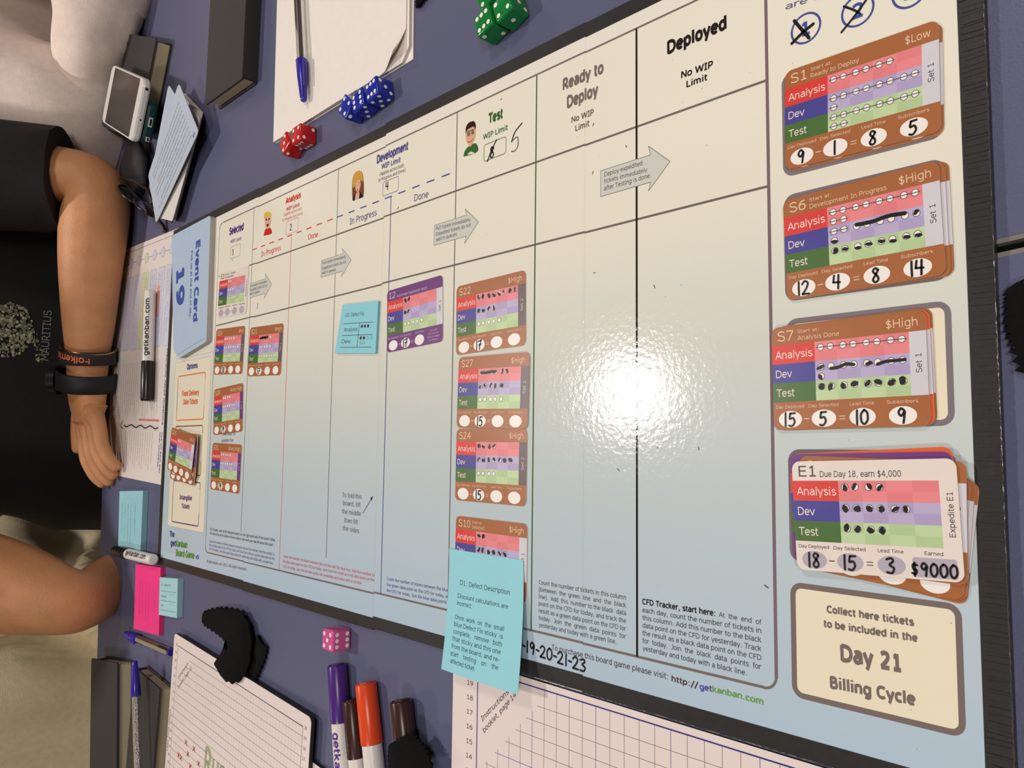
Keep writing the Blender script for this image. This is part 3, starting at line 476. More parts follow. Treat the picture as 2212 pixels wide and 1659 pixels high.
def frame_from(px, z):
    P = [at(a, b, z) for a, b in px]; c = (P[0] + P[1] + P[2] + P[3]) / 4; d = (P[1] - P[0]) + (P[2] - P[3]); return c, math.atan2(d.y, d.x)
def card(label, px=None, z=0.0006, body='b', strip='1', code='', val='', start='', A='', D='', Tt='', strikes=(), nums=('', '', '', ''), c=None, ang=None, group=None, detail=True, last='o', th=.0005, name='ticket_card', k=CK):
    zt = H + z
    if px: c, ang = frame_from(px, zt)
    c = Vector((c[0], c[1], zt - th)); t = thing(name, label, 'card', c, ang, group)
    fr = Fr(c + Vector((0, 0, th)), ang, k); o = fr.p(-CW / 2, -CH / 2); fr.o = o
    mb = MB(); slab(mb, fr, rpts(0, 0, CW, CH, 4), -th, 0, BOD[body][0], EDG); obj('card_body', mb, t)
    bc, tc = BOD[body]; mb = MB(); tx = MB(); ik = MB()
    sx, st, ss = STR[strip]; xs = 66.6
    for r in range(3):
        y0, y1 = RY_[r], RY_[r + 1]; s, l, d = [cink(*q) for q in ROWC[r]]
        rect(mb, fr, .05, y0, 22.6, y1, s, 1)
        for i in range(4):
            for j in range(2): rect(mb, fr, 22.6 + 11 * i, y0 + 4.8 * j, 22.6 + 11 * (i + 1), y0 + 4.8 * (j + 1), l if (i + j + (r == 0)) % 2 else d, 1)
    if strip != 'E': rect(mb, fr, xs, RY_[0], CW - .05, RY_[3], sx, 1)
    if detail:
        text(tx, fr, code, (3.4, 7.4), (3.4 + 4.3 * len(code) , 7.4), tc, cap=5.2, lay=2)
        if val: wv = len(val) * 2.75; text(tx, fr, val, (70.6 - wv, 6.9), (70.6, 6.9), tc, cap=3.9, lay=2)
        if start:
            ls = start if isinstance(start, tuple) else ('Start at:', start); x = 5.4 + 4.3 * len(code)
            if ls[0]: text(tx, fr, ls[0], (x, 4.1), (x + len(ls[0]) * 1.22, 4.1), tc, cap=1.7, lay=2)
            text(tx, fr, ls[1], (x, 7.7), (x + len(ls[1]) * (1.62 if body != 'w' else 1.62), 7.7), tc, cap=2.3 if ls[0] or body == 'p' else 2.9, lay=2)
        for r, s_ in enumerate(('Analysis', 'Dev', 'Test')): text(tx, fr, s_, (2.0, RY_[r] + 6.9), (2.0 + (19.4, 8.6, 9.6)[r], RY_[r] + 6.9), cink(232, 214, 206), cap=3.9, lay=2)
        # set name, reading upwards
        h = 8.6 if strip != 'E' else 19; n0 = fr.n; v, f_, wd = glyphs(ss); k_ = h / wd; cy = (RY_[0] + RY_[3]) / 2 + h / 2
        xb = 71.6 if strip != 'E' else 71.8
        tx.add([fr.p(xb - y * k_ * (1.0), cy - x * k_, 2 * LAY + z) for (x, y), z in zip(v, LIFT[id(v)])], f_, st)
        ov = cink(176, 168, 182) if body == 'w' else WHT
        for i, (x, lb) in enumerate(((9.0, 'Day Deployed'), (26.1, 'Day Selected'), (44.6, 'Lead Time'), (62.6, 'Subscribers'))):
            if i == 3 and last == 't':
                for q, s_ in enumerate(('Turn over', 'for outcome', 'when in Ready', 'to Deploy')): text(tx, fr, s_, (x - len(s_) * .58, 42.2 + 2.5 * q), (x + len(s_) * .58, 42.2 + 2.5 * q), tc, cap=1.5, lay=2)
                continue
            if i == 3 and last == 'e': lb = 'Earned'; poly(mb, fr, rpts(x - 9, 42.6, x + 9, 51.0, 1.2), ov, 1)
            else: ell(mb, fr, x, 46.9, 6.1, 4.2, ov, 1, 24)
            text(tx, fr, lb, (x - len(lb) * .62, 41.4), (x + len(lb) * .62, 41.4), tc, cap=1.6, lay=2)
        rect(tx, fr, 16.2, 46.6, 18.9, 47.1, tc, 2); rect(tx, fr, 33.7, 46.0, 36.6, 46.4, tc, 2); rect(tx, fr, 33.7, 47.3, 36.6, 47.7, tc, 2)
        rng = random.Random(code + str(px)); RG = cink(84, 76, 84)
        for r, spec in enumerate((A, D, Tt)):
            rows = spec.split('/')
            for q, row in enumerate(rows):
                for i, ch in enumerate(row):
                    x = 22.6 + 11 * (i // 2) + 3.0 + 4.9 * (i % 2); y = RY_[r] + 2.9 + 4.6 * q
                    ell(mb, fr, x, y, 1.62, 1.62, WHT, 2, 14); circ(mb, fr, x, y, 1.72, .28, RG, 3, 16)
                    if ch in 'xh':
                        a0 = rng.uniform(0, 6.28); ox = rng.uniform(-.5, .5); oy = rng.uniform(-.5, .5) + (.6 if ch == 'h' else 0); e1 = rng.uniform(1.5, 2.1); e2 = rng.uniform(.8, 1.5) if ch == 'x' else .9
                        if ch == 'h': a0 = .15
                        pts = []
                        for j in range(16):
                            a = 2 * math.pi * j / 16; rr = rng.uniform(.85, 1.12); u, v_ = e1 * rr * math.cos(a), e2 * rr * math.sin(a); pts.append((x + ox + u * math.cos(a0) - v_ * math.sin(a0), y + oy + u * math.sin(a0) + v_ * math.cos(a0)))
                        poly(ik, fr, pts, PEN, 5)
        for r, q, i0, i1, wd, dy in strikes:
            xs_ = [22.6 + 11 * (i // 2) + 3.0 + 4.9 * (i % 2) for i in (i0, i1)]; y = RY_[r] + 2.9 + 4.6 * q + dy
            if wd < .5: line(ik, fr, (xs_[0] - 2.2, y), (xs_[1] + 2.2, y), wd, RG, 4)
            else: stroke(ik, fr, [(xs_[0], y + rng.uniform(0, 1)), ((xs_[0] * 2 + xs_[1]) / 3, y + rng.uniform(-.3, .6)), ((xs_[0] + xs_[1] * 2) / 3, y - rng.uniform(0, .6)), (xs_[1], y - .1)], wd, PEN, 5)
        for i, s_ in enumerate(nums):
            if not s_: continue
            x = (9.0, 26.1, 44.6, 62.6)[i]; big = len(s_)
            cw_ = 4.6 if big < 3 else 3.9; tot = sum(cw_ * (.55 if q in '1.-' else 1) for q in s_); hand(ik, fr, s_, x - tot / 2, 50.3, 6.6 if big < 3 else 5.4, cw_, 1.0 if big < 3 else .95, PEN, 6)
    else:
        for x in (9.0, 26.1, 44.6, 62.6): ell(mb, fr, x, 46.9, 6.1, 4.2, WHT, 1, 24)
    pp = obj('printed_panel', mb, t)
    if tx.v: sub(pp, obj('printed_lettering', tx, t))
    if ik.v: obj('pen_marks', ik, t)
    return t
G = 'story tickets laid out on the board'
card('brown story ticket S22, top card of the column under Test', [(985, 625), (1135, 583), (1134, 745), (988, 762)], code='S22', val='$High', strip='2', A='xxxxxxxx', D='xxxx', Tt='ooooo', nums=('', '17', '', ''))
card('brown story ticket S27 with a thick black bar over its Analysis dots', [(994, 770), (1140, 762), (1136, 925), (988, 926)], z=.0012, code='S27', val='$High', strip='2', A='ooooxx', D='xxxxx', Tt='ooooo', strikes=((0, 0, 0, 3, 2.0, -.2),), nums=('', '15', '', ''))
card('brown story ticket S24 touching the lower edge of S27', [(988, 926), (1135, 930), (1134, 1089), (986, 1081)], code='S24', val='$High', strip='2', A='xxxx', D='xxxxxxx', Tt='oooo', nums=('', '15', '', ''))
card('brown story ticket S10 half covered by the large blue sticky note', [(987, 1113), (1137, 1135), (1132, 1300), (985, 1272)], code='S10', val='$High', start='Selected', A='xx', D='xxxxxx', Tt='oooo', strikes=())
card('purple ticket I2 in the Development Done column', [(834, 628), (957, 593), (958, 737), (836, 764)], body='p', code='I2', start=('', 'Automate regression tests'), A='xx', D='xx', Tt='ooooo', last='t', nums=('', '17', '', ''))
card('brown story ticket S21 in the Analysis column, right of S26', [(541, 707), (612, 697), (605, 811), (535, 814)], code='S21', val='$High', strip='2', A='xxxxo', D='ooooo', Tt='ooooooo', strikes=((0, 0, 0, 3, 2.2, 0),), nums=('', '17', '', ''))
card('brown story ticket S26, uppermost brown card of the Selected column', [(468, 711), (529, 703), (522, 808), (462, 810)], code='S26', val='$Med', strip='2', A='ooooo', D='ooooooo', Tt='oooo', nums=('', '18', '', ''))
card('brown story ticket S29 with a purple side strip, middle of the Selected column', [(464, 840), (526, 826), (521, 933), (461, 941)], code='S29', val='$Very High', strip='3', A='oooo', D='oooooo', Tt='oooo', nums=('', '19', '', ''))
card('brown story ticket S31 with a purple side strip, lowest card of the Selected column', [(460, 956), (522, 960), (516, 1067), (454, 1057)], code='S31', val='$Very High', strip='3', A='ooooo', D='oooooo', Tt='ooo', nums=('', '19', '', ''))
card('white ticket E2 with lilac ovals, top of the Selected column', [(474, 586), (538, 573), (532, 677), (470, 692)], body='w', strip='E', code='E2', start=('Due Day 21, might gain', '20 subscribers'), A='oo', D='ooo', Tt='oooo')
# the three day stacks and the E1 stack
card('lower brown card showing at the right edge of the S1 ticket', [(1696, 163), (2039, 47), (2046, 287), (1701, 372)], z=.0006, detail=False, group=None)
card('brown story ticket S1 marked $Low, on top of the uppermost stack', [(1694, 158), (2033, 41), (2033, 281), (1693, 367)], z=.0014, code='S1', val='$Low', start='Ready to Deploy', A='oooooo', D='oooooooo/o', Tt='oooooooo/oo', strikes=((0, 0, 0, 5, .4, 0), (1, 0, 0, 7, .4, 0), (1, 1, 0, 0, .4, 0), (2, 0, 0, 7, .4, 0), (2, 1, 0, 1, .4, 0)), nums=('9', '1', '8', '5'))
card('lowest brown card of the S6 stack, showing at its right edge', [(1710, 425), (2052, 349), (2058, 590), (1716, 652)], z=.0006, detail=False)
card('second brown card of the S6 stack, just beneath the S6 ticket', [(1702, 425), (2040, 348), (2048, 596), (1712, 655)], z=.0013, detail=False)
card('brown story ticket S6 with a long black smear over its Dev dots', [(1695, 428), (2031, 338), (2036, 600), (1699, 654)], z=.0021, code='S6', val='$High', start='Development In Progress', A='oooooooo/oo', D='oooooooo/h', Tt='xhhhhhhh', strikes=((0, 0, 0, 7, .4, 0), (0, 1, 0, 1, .4, 0), (1, 0, 0, 1, .4, 0), (1, 0, 2, 6, 1.9, -1.0), (1, 0, 6.9, 7.1, 1.6, -.8)), nums=('12', '4', '8', '14'))
card('lowest brown card of the S7 stack, showing at its right edge', [(1680, 702), (2010, 662), (2024, 918), (1686, 930)], z=.0006, detail=False)
card('orange ticket card between the brown cards of the S7 stack', [(1674, 706), (2006, 664), (2016, 921), (1682, 934)], z=.0014, body='o', detail=False)
card('brown story ticket S7 with black bars over its Dev dots', [(1667, 706), (1999, 664), (2008, 924), (1672, 932)], z=.0023, code='S7', val='$High', start='Analysis Done', A='oooooooo', D='xooooooo/x', Tt='xxxxxxxx', strikes=((0, 0, 0, 7, .4, 0), (1, 0, 1, 3, 1.6, .3), (1, 0, 4, 4.4, 1.6, .3), (1, 0, 5, 7.2, 1.5, 0)), nums=('15', '5', '10', '9'))
cE, aE = frame_from([(1713, 995), (2064, 991), (2077, 1258), (1725, 1232)], H + .004)
def fan(dx, dy, da, z, body, label): card(label, c=(cE.x + dx / 1000, cE.y + dy / 1000), ang=aE + math.radians(da), z=z, body=body, detail=False)
fan(3.5, -3.5, -9.5, .0006, 'b', 'brown card fanned furthest out at the right of the E1 stack')
fan(2.8, -3.0, -8.0, .0012, 'b', 'brown card second from the bottom of the fanned E1 stack')
fan(1.5, -3.2, -7.0, .0018, 'b', 'brown card whose corner and white oval stick out below the E1 ticket')
fan(-1.2, 4.0, 1.0, .0024, 'o', 'orange card with its upper edge showing above the E1 ticket')
fan(-1.8, 2.9, -.6, .0030, 'p', 'purple card with its upper edge showing above the E1 ticket')
card('brown card S2 peeking out above the left end of the E1 ticket', c=(cE.x + .0022, cE.y + .0008), ang=aE - math.radians(3.2), z=.0036, code='S2', val='')
card('white ticket E1 with lilac ovals on top of the fanned stack', [(1713, 995), (2064, 991), (2077, 1258), (1725, 1232)], z=.0045, body='w', strip='E', code='E1', start=('', 'Due Day 18, earn $4,000'), A='xxxx', D='xxxxxx', Tt='xxxx', last='e', nums=('18', '15', '3', '$9000'))
# loose pile at the left-hand column
card('lowest brown card with a purple strip in the loose pile on the Options column', [(372, 925), (433, 932), (428, 1041), (368, 1043)], z=.0008, strip='3', code='S33', val='$Low')
card('brown card under the tilted top card of the loose pile, its ovals showing below', [(378, 935), (432, 950), (415, 1052), (362, 1040)], z=.0030, detail=False)
card('second brown card of the loose pile on the Options column', [(372, 925), (430, 935), (425, 1040), (366, 1030)], z=.0042, strip='3', code='S34', val='$Low')
card('tilted brown story ticket S25 on top of the loose pile', [(367, 922), (428, 960), (414, 1029), (357, 1010)], z=.0060, code='S25', val='$Med', A='oo', D='oooo', Tt='oooo', c=None)
# ================================================================== sticky notes
def sticky(label, px, col, h, items, ztop=0.0, curl=0.0, txt=(70, 90, 96), zbase=0.0, thick_n=1, bars=()):
    z = zbase + h; P = [at(a, b, z + (curl if i > 1 else 0) + ztop) for i, (a, b) in enumerate(px)]
    c = (P[0] + P[1] + P[2] + P[3]) / 4; t = thing('sticky_note' if h < .002 else 'sticky_pad', label, 'sticky note', (c.x, c.y, zbase))
    m = mat(col, .75, 'sticky_paper', .02, 80); ms = mat([q * .9 for q in col], .8, 'sticky_edge', .06, 900)
    n = 10; V = []; 
    def S(u, v, dz=0):
        a = P[0].lerp(P[1], u); b = P[3].lerp(P[2], u); p = a.lerp(b, v); zz = z + ztop + curl * v ** 1.6 + (.0015 * math.sin(u * 2.6) * v if curl else 0); return Vector((p.x, p.y, zz + dz))
    mb = MB(); V = [S(i / n, j / n) for j in range(n + 1) for i in range(n + 1)]; mb.add(V, [[j * (n + 1) + i, (j + 1) * (n + 1) + i, (j + 1) * (n + 1) + i + 1, j * (n + 1) + i + 1] for j in range(n) for i in range(n)], m, True)
    ring_ = [(i / n, 0) for i in range(n)] + [(1, j / n) for j in range(n)] + [(1 - i / n, 1) for i in range(n)] + [(0, 1 - j / n) for j in range(n)]
    k = len(ring_); hh = h if h > .002 else .0002; mb.add([S(u, v) for u, v in ring_] + [S(u, v, -hh) for u, v in ring_], [[i, (i + 1) % k, k + (i + 1) % k, k + i] for i in range(k)], ms)
    V2 = [S(i / n, j / n, -hh) for j in range(n + 1) for i in range(n + 1)]; mb.add(V2, [[j * (n + 1) + i, j * (n + 1) + i + 1, (j + 1) * (n + 1) + i + 1, (j + 1) * (n + 1) + i] for j in range(n) for i in range(n)], ms, True)
    obj('paper', mb, t)
    tm = pink_(*txt); mb = MB(); wmm = (P[1] - P[0]).length * 1000; hmm = (P[3] - P[0]).length * 1000
    for it in items:
        if it[0] == 'line': _, x0, y0, x1, y1 = it; nseg = 6; d = .25 / hmm * (1 if y0 == y1 else 0); e = .25 / wmm * (1 if x0 == x1 else 0)
        if it[0] == 'line':
            pts = [(x0 + (x1 - x0) * i / nseg, y0 + (y1 - y0) * i / nseg) for i in range(nseg + 1)]
            mb.add([S(x - e, y - d, .00008) for x, y in pts] + [S(x + e, y + d, .00008) for x, y in pts], [[i, nseg + 1 + i, nseg + 2 + i, i + 1] for i in range(nseg)], tm)
        elif it[0] == 'dot':
            _, x, y, r, fill = it
            for rr, mm in ((r, tm), (r * .8, m)) if not fill else ((r, PEN),): mb.add([S(x + rr / wmm * math.cos(q * .524), y + rr / hmm * math.sin(q * .524), .00008 + (rr < r) * .00005) for q in range(12)], [list(range(12))[::-1]], mm)
        elif it[0] == 'vtext':   # reads downwards
            _, s, x, y0, y1, cap, kw = it; text(mb, Fr((0, 0, 0)), s, (0, 0), ((y1 - y0) * hmm, 0), tm, cap=cap, mp=lambda a, b, x=x, y0=y0: S(x - b / wmm, y0 + a / hmm, .00008), **kw)
        else:
            s, x0, y0, x1, cap = it[:5]; kw = it[5] if len(it) > 5 else {}
            text(mb, Fr((0, 0, 0)), s, (x0 * wmm, y0 * hmm), (x1 * wmm, y0 * hmm), tm, cap=cap, mp=lambda a, b: S(a / wmm, b / hmm, .00008), **kw)
    obj('printed_lettering', mb, t); return t
Lp = ['Once  work  on  the  small', 'blue Defect Fix sticky  is', 'complete,   remove   both', 'that sticky and this one', 'from the board, and re-', 'start    testing    on    the']
sticky('large blue sticky note headed D1: Defect Description, hanging over the lower board edge', [(970, 1185), (1130, 1210), (1120, 1500), (953, 1445)], (146, 208, 220), .0003, [('D1: Defect Description', .17, .29, .835, 3.0), ('Discount calculations are', .145, .40, .82, 2.7), ('incorrect.', .14, .46, .355, 2.7)] +
       [(s, .125 - .003 * i, .575 + .059 * i, .785 - .006 * i, 2.7) for i, s in enumerate(Lp)] + [('affected ticket.', .12, .929, .47, 2.7)], ztop=.0007, curl=.010, zbase=H, txt=(52, 78, 86))
sticky('small blue sticky pad headed D1: Defect Fix, stuck on the Development column', [(740, 658), (817, 650), (811, 763), (723, 763)], (138, 202, 216), .0022, [('D1: Defect Fix', .14, .26, .65, 3.0), ('Analysis', .15, .56, .52, 3.2), ('Dev', .14, .80, .37, 3.2), ('line', .12, .40, .90, .40), ('line', .12, .64, .90, .64), ('line', .12, .88, .90, .88), ('line', .55, .40, .55, .88),
       ('dot', .62, .47, 1.3, 1), ('dot', .70, .47, 1.3, 1), ('dot', .78, .47, 1.3, 1), ('dot', .62, .70, 1.3, 1), ('dot', .70, .70, 1.3, 1), ('dot', .79, .70, 1.3, 0), ('dot', .88, .70, 1.3, 0), ('dot', .62, .79, 1.3, 0), ('dot', .70, .79, 1.3, 0)], zbase=H)
VT = ['Defect description', 'This sticky explains a defect that', 'was found while testing a ticket', 'and what has to be done for it', 'before testing starts again']
sticky('blue sticky pad with sideways print, alone at the far table edge below the guide sheet', [(258, 1061), (309, 1060), (303, 1199), (255, 1192)], (140, 190, 200), .006, [('vtext', s, (.70, .52, .40, .27, .13)[i], .20, .20 + (.55, .66, .62, .58, .5)[i], 1.8, {}) for i, s in enumerate(VT)], txt=(92, 130, 140))
sticky('bright pink sticky pad beside the small blue pad', [(293, 1218), (347, 1226), (343, 1373), (289, 1358)], (232, 46, 128), .005, [('vtext', s, (.80, .56, .46, .30, .20)[i], .25 + .12 * (i == 0), .25 + (.40, .55, .6, .5, .55)[i], 1.8, {}) for i, s in enumerate(VT)], txt=(186, 30, 104))
sticky('small blue sticky pad at the right side of the pink pad', [(345, 1247), (384, 1250), (382, 1335), (343, 1328)], (158, 202, 208), .006, [('D1: Defect Fix', .1, .22, .62, 2.4), ('Analysis', .1, .52, .42, 2.4), ('Dev', .1, .76, .27, 2.4), ('line', .08, .36, .92, .36), ('line', .08, .61, .92, .61), ('line', .08, .86, .92, .86), ('dot', .6, .44, 1, 0), ('dot', .7, .44, 1, 0), ('dot', .8, .44, 1, 0), ('dot', .6, .68, 1, 0), ('dot', .7, .68, 1, 0), ('dot', .8, .68, 1, 0)], txt=(96, 120, 134))
# ================================================================== dice
PIPS = {1: [(0, 0)], 2: [(-1, -1), (1, 1)], 3: [(-1, -1), (0, 0), (1, 1)], 4: [(-1, -1), (1, -1), (-1, 1), (1, 1)], 5: [(-1, -1), (1, -1), (-1, 1), (1, 1), (0, 0)], 6: [(-1, -1), (0, -1), (1, -1), (-1, 1), (0, 1), (1, 1)]}
PM = mat((238, 234, 224), .35, 'pip_white', 0)
def die_mesh():
    bm2 = __import__('bmesh').new(); bmesh = __import__('bmesh'); bmesh.ops.create_cube(bm2, size=.016); bmesh.ops.translate(bm2, vec=(0, 0, .008), verts=bm2.verts)
    bmesh.ops.bevel(bm2, geom=list(bm2.edges) + list(bm2.verts), offset=.0021, segments=4, affect='EDGES', profile=.6)
    me = bpy.data.meshes.new('cube_body'); bm2.to_mesh(me); bm2.free()
    for p in me.polygons: p.use_smooth = True
    return me
for k_, (label, col, c, ang, faces) in enumerate([
    ('pink die showing five on top, alone below the board edge', (208, 88, 150), at(707, 1383, .016), 1.0, (5, 6, 3)),
    ('red die nearer the board, two on its near side', (190, 28, 32), at(639.1, 289.5, .016), 3.4, (4, 2, 6)),
    ('red die with three on top, left of the other red die', (190, 28, 32), at(613.5, 309.0, .016), 36, (3, 1, 2)),
    ('blue die with four on top, left end of the blue row', (32, 48, 158), at(744.2, 229.5, .016), -39.5 + 90, (4, 1, 2)),
    ('middle blue die with six on top', (32, 48, 158), at(771.5, 215.5, .016), 13.1, (-6, 1, 3)),
    ('blue die with six on top and five beside, right end of the blue row', (32, 48, 158), at(801.5, 192, .016), 13, (6, 3, 5)),
    ('green die with six on top, nearest the board', (18, 120, 56), at(1042.5, 44.5, .016), 17, (6, 1, 2)),
    ('green die right of the one showing six', (18, 120, 56), at(1083.5, 12, .016), 20, (4, 3, 1)),
    ('green die cut off by the upper picture edge', (18, 120, 56), at(1047, -12, .016), 28, (4, 5, 2))]):
    a = math.radians(ang); t = thing('die', label, 'die', (c.x, c.y, 0.0001), a)
    if k_ == 0: me0 = die_mesh()
    me = me0.copy(); me.materials.append(mat(col, .16, 'die_plastic', .03, 30, spec=.6)); o = bpy.data.objects.new('cube_body', me); COL.objects.link(o); o.parent = t
    M = t.matrix_world
    def pip(u, v, face):
        r = .00155; s = .0044
        if face == 0: cc, e1, e2, nn = Vector((u * s, v * s, .01602)), Vector((1, 0, 0)), Vector((0, 1, 0)), Vector((0, 0, 1))
        elif face == 1: cc, e1, e2, nn = Vector((.00802, u * s, .008 + v * s)), Vector((0, 1, 0)), Vector((0, 0, 1)), Vector((1, 0, 0))
        else: cc, e1, e2, nn = Vector((u * s, -.00802, .008 + v * s)), Vector((1, 0, 0)), Vector((0, 0, 1)), Vector((0, -1, 0))
        mb = MB(); mb.add([M @ (cc + (e1 * math.cos(q * .393) + e2 * math.sin(q * .393)) * r) for q in range(16)], [list(range(16))], PM); obj('pip', mb, t)
    for fi, nf in enumerate(faces):
        for u, v in PIPS[abs(nf)]:
            if nf < 0: u, v = v, u
            if abs(nf) == 2: u = -u
            pip(u, v, fi)
# ================================================================== paper pad, charts, guide sheet
PAPER = mat((232, 224, 216), .8, 'white_paper', .015, 200); PEDGE = mat((196, 188, 180), .85, 'paper_edge', .12, 1500)
a0 = at(589, 307, .004); b0 = at(881, 125, .004); pa = math.atan2(b0.y - a0.y, b0.x - a0.x); pc = a0
t = thing('drawing_pad', 'white blank paper pad with a curled lower corner under a ball pen', 'paper pad', (pc.x, pc.y, 0), pa)
F_ = Fr((pc.x, pc.y, 0), pa); Wp = (b0 - a0).length * 1000
mb = MB(); slab(mb, F_, [(0, -297), (Wp, -297), (Wp, -10), (Wp - 9, 0), (0, 0)], .0001, .0030, PAPER, PEDGE); slab(mb, F_, [(0, -297), (Wp + 2.0, -297), (Wp + 2.0, .5), (0, .5)], .0001, .0006, PAPER, PEDGE); obj('page_block', mb, t)
mb = MB(); n = 24; V = []
for j in range(n + 1):
    for i in range(n + 1):
        u, v = i / n, j / n; x = u * (Wp - 3); y = -297 + v * 297
        dd = (x - (Wp - 15)) * .62 + (y + 13) * .78; z = .0034 + .0003 * math.sin(u * 5 + v * 3)
        if dd > 0: k_ = min(dd, 30); z += .00030 * k_ ** 1.15; x -= k_ * .30; y -= k_ * .36
        z += .0011 * max(0, math.sin(u * 3.1416 * 1.4 - .4)) * (v ** 8)
        V.append(F_.p(x, y, z))
mb.add(V, [[j * (n + 1) + i, (j + 1) * (n + 1) + i, (j + 1) * (n + 1) + i + 1, j * (n + 1) + i + 1] for j in range(n) for i in range(n)], PAPER, True); obj('top_sheet', mb, t)
CHM = mat((226, 212, 208), .35, 'laminated_card', .01); DK = mat((40, 36, 34), .6, 'dark_card_edge', .05)
# chart with blue grid, lower right
ch = thing('progress_chart', 'large white chart sheet with blue and brown grid lines below the game board', 'chart', (.71, -.45, 0))
F2 = Fr((0, 0, .0016)); CY0 = 373.2
mb = MB(); slab(mb, F2, rpts(500.5, CY0, 919, 660, 2), -.0015, 0, CHM, DK); obj('chart_sheet', mb, ch)
GLN = ink(132, 110, 104); GLB = ink(132, 124, 176); AXB = ink(66, 58, 132); FD = ink(186, 170, 166)
ax, ay = 524.6, 377.4
mb = MB(); line(mb, F2, (ax, ay - .3), (910, ay - .3), .75, AXB, 2); line(mb, F2, (ax, ay - .3), (ax, 640), .75, AXB, 2)
for i in range(1, 41):
    x = ax + i * 9.64; blue = i % 5 == 0
    ystart = ay if x > ax + 55 else ay + (ax + 62 - x) * 1.0
    line(mb, F2, (x, ystart), (x, ystart + 3 if ystart > ay else ystart + .1), .2, FD, 1.4); line(mb, F2, (x, ystart), (x, 640), .42 if blue else .28, GLB if blue else GLN, 1.5)
for j in range(1, 28):
    y = 387.2 + (j - 1) * 8.88; blue = j % 5 == 1 and j > 1
    xs_ = max(ax, ax + 62 - (y - ay) * 1.0); line(mb, F2, (xs_, y), (910, y), .42 if (j % 5 == 0) else .28, GLB if j % 5 == 0 else GLN, 1.6)
obj('grid_lines', mb, ch)
mb = MB(); TB = ink(70, 62, 72)
for j in range(16): s = str(19 - j); text(mb, F2, s, (514.8 if len(s) > 1 else 518, 388.4 + j * 8.9), (520.2, 388.4 + j * 8.9), TB, cap=2.9, lay=2)
obj('axis_numbers', mb, ch); mb = MB()
for s, a, b in (('Instructions in', (1042, 1559), (1112, 1484)), ('booklet, page 14', (1046, 1584), (1116, 1503))): mb = MB(); A_ = F2.px(*a); B_ = F2.px(*b); text(mb, F2, s, A_, B_, TB, cap=3.0, shear=.2, lay=2); obj('printed_note', mb, ch)
# run chart, lower left
PL = at(385, 1366, .004); PR = at(682, 1549, .004); ang_ = math.atan2(PR.y - PL.y, PR.x - PL.x); WL = (PR - PL).length * 1000
def chartboard(label, o, a, wd, name='chart_board'):
    t = thing(name, label, 'chart', (o.x, o.y, o.z - .004), a); f = Fr(o, a); mb = MB(); slab(mb, f, rpts(0, 0, wd, 210, 5), -.0003, 0, CHM); obj('chart_sheet', mb, t)
    mb = MB(); slab(mb, f, rpts(-.3, -.3, wd + .3, 210.3, 5), -.0032, -.0003, DK); obj('backing', mb, t); return t, f
t2, _ = chartboard('white chart board lying under the run chart, only its right corner showing', Vector((PL.x + .017, PL.y - .0295, .0038)), ang_ + math.radians(-1.5), WL)
t1, f1 = chartboard('white run chart board with slanting grid, red crosses and green watermark', Vector((PL.x, PL.y, .0078)), ang_, WL)
f1 = Fr((PL.x, PL.y, .0078), ang_)
TLx, TLy = f1.px(397.6, 1396); TRx, TRy = f1.px(661.7, 1572.6)
TLx, TLy, TRx = 12, 10, WL - 12
mb = MB(); GK = ink(92, 80, 88); rect(mb, f1, TLx, TLy, TRx, TLy + .7, ink(50, 46, 80), 2); line(mb, f1, (TLx, TLy), (TLx, 200), .4, GK, 2); line(mb, f1, (TRx, TLy), (TRx, 200), .5, GK, 2)
for j in range(1, 24):
    y = TLy + j * 8.0; xs_ = max(TLx, TLx + 38 - (y - TLy) * 1.0); line(mb, f1, (xs_, y), (TRx, y), .45 if j == 10 else .3, ink(90, 76, 130) if j == 5 else GK, 1.5)
for i in range(1, 48):
    x = TLx + i * (TRx - TLx) / 48; line(mb, f1, (x, max(TLy, TLy + 40 - (x - TLx))), (x, 200), .16, ink(176, 164, 178), 1.3)
obj('grid_lines', mb, t1)
mb = MB()
for j in range(22):
    s = str(20 - j) if j < 20 else '0'; y = TLy + j * 8.0 + 1.3; text(mb, f1, s, (TRx + 2.2, y), (TRx + 6.4, y), GK, cap=2.6, lay=2); text(mb, f1, s, (TLx - 6.2, y), (TLx - 2.2, y), GK, cap=2.6, lay=2)
obj('axis_numbers', mb, t1)
mb = MB(); text(mb, f1, 'Instructions in', (TLx + 6, TLy + 33), (TLx + 29, TLy + 12), GK, cap=3.0, shear=.2, lay=2); obj('printed_note', mb, t1); mb = MB(); text(mb, f1, 'booklet, page 13', (TLx + 8, TLy + 42), (TLx + 38, TLy + 14), GK, cap=3.0, shear=.2, lay=2); obj('printed_note', mb, t1); mb = MB()
text(mb, f1, 'Lead Time (Days)', (4.4, TLy + 110), (4.4, TLy + 68), GK, cap=2.8, lay=2); obj('printed_note', mb, t1)
mb = MB(); WX, WY = f1.px(444, 1611); text(mb, f1, 'Run Chart', (WX, WY + 24), (WX + 128, WY + 24), ink(158, 168, 134), cap=24, bold=.03, lay=1.2); obj('watermark', mb, t1)
mb = MB(); RX_ = ink(186, 92, 66)
for q in ((402, 1604), (419, 1618), (406, 1629), (386, 1631), (391, 1637), (429, 1650), (411, 1655)):
    x, y = f1.px(*q)
    for dx in (-1, 1): stroke(mb, f1, [(x - 2.0 * dx, y - 2.0), (x + 2.0 * dx, y + 2.0)], 1.4, RX_, 3, False)
obj('red_crosses', mb, t1)
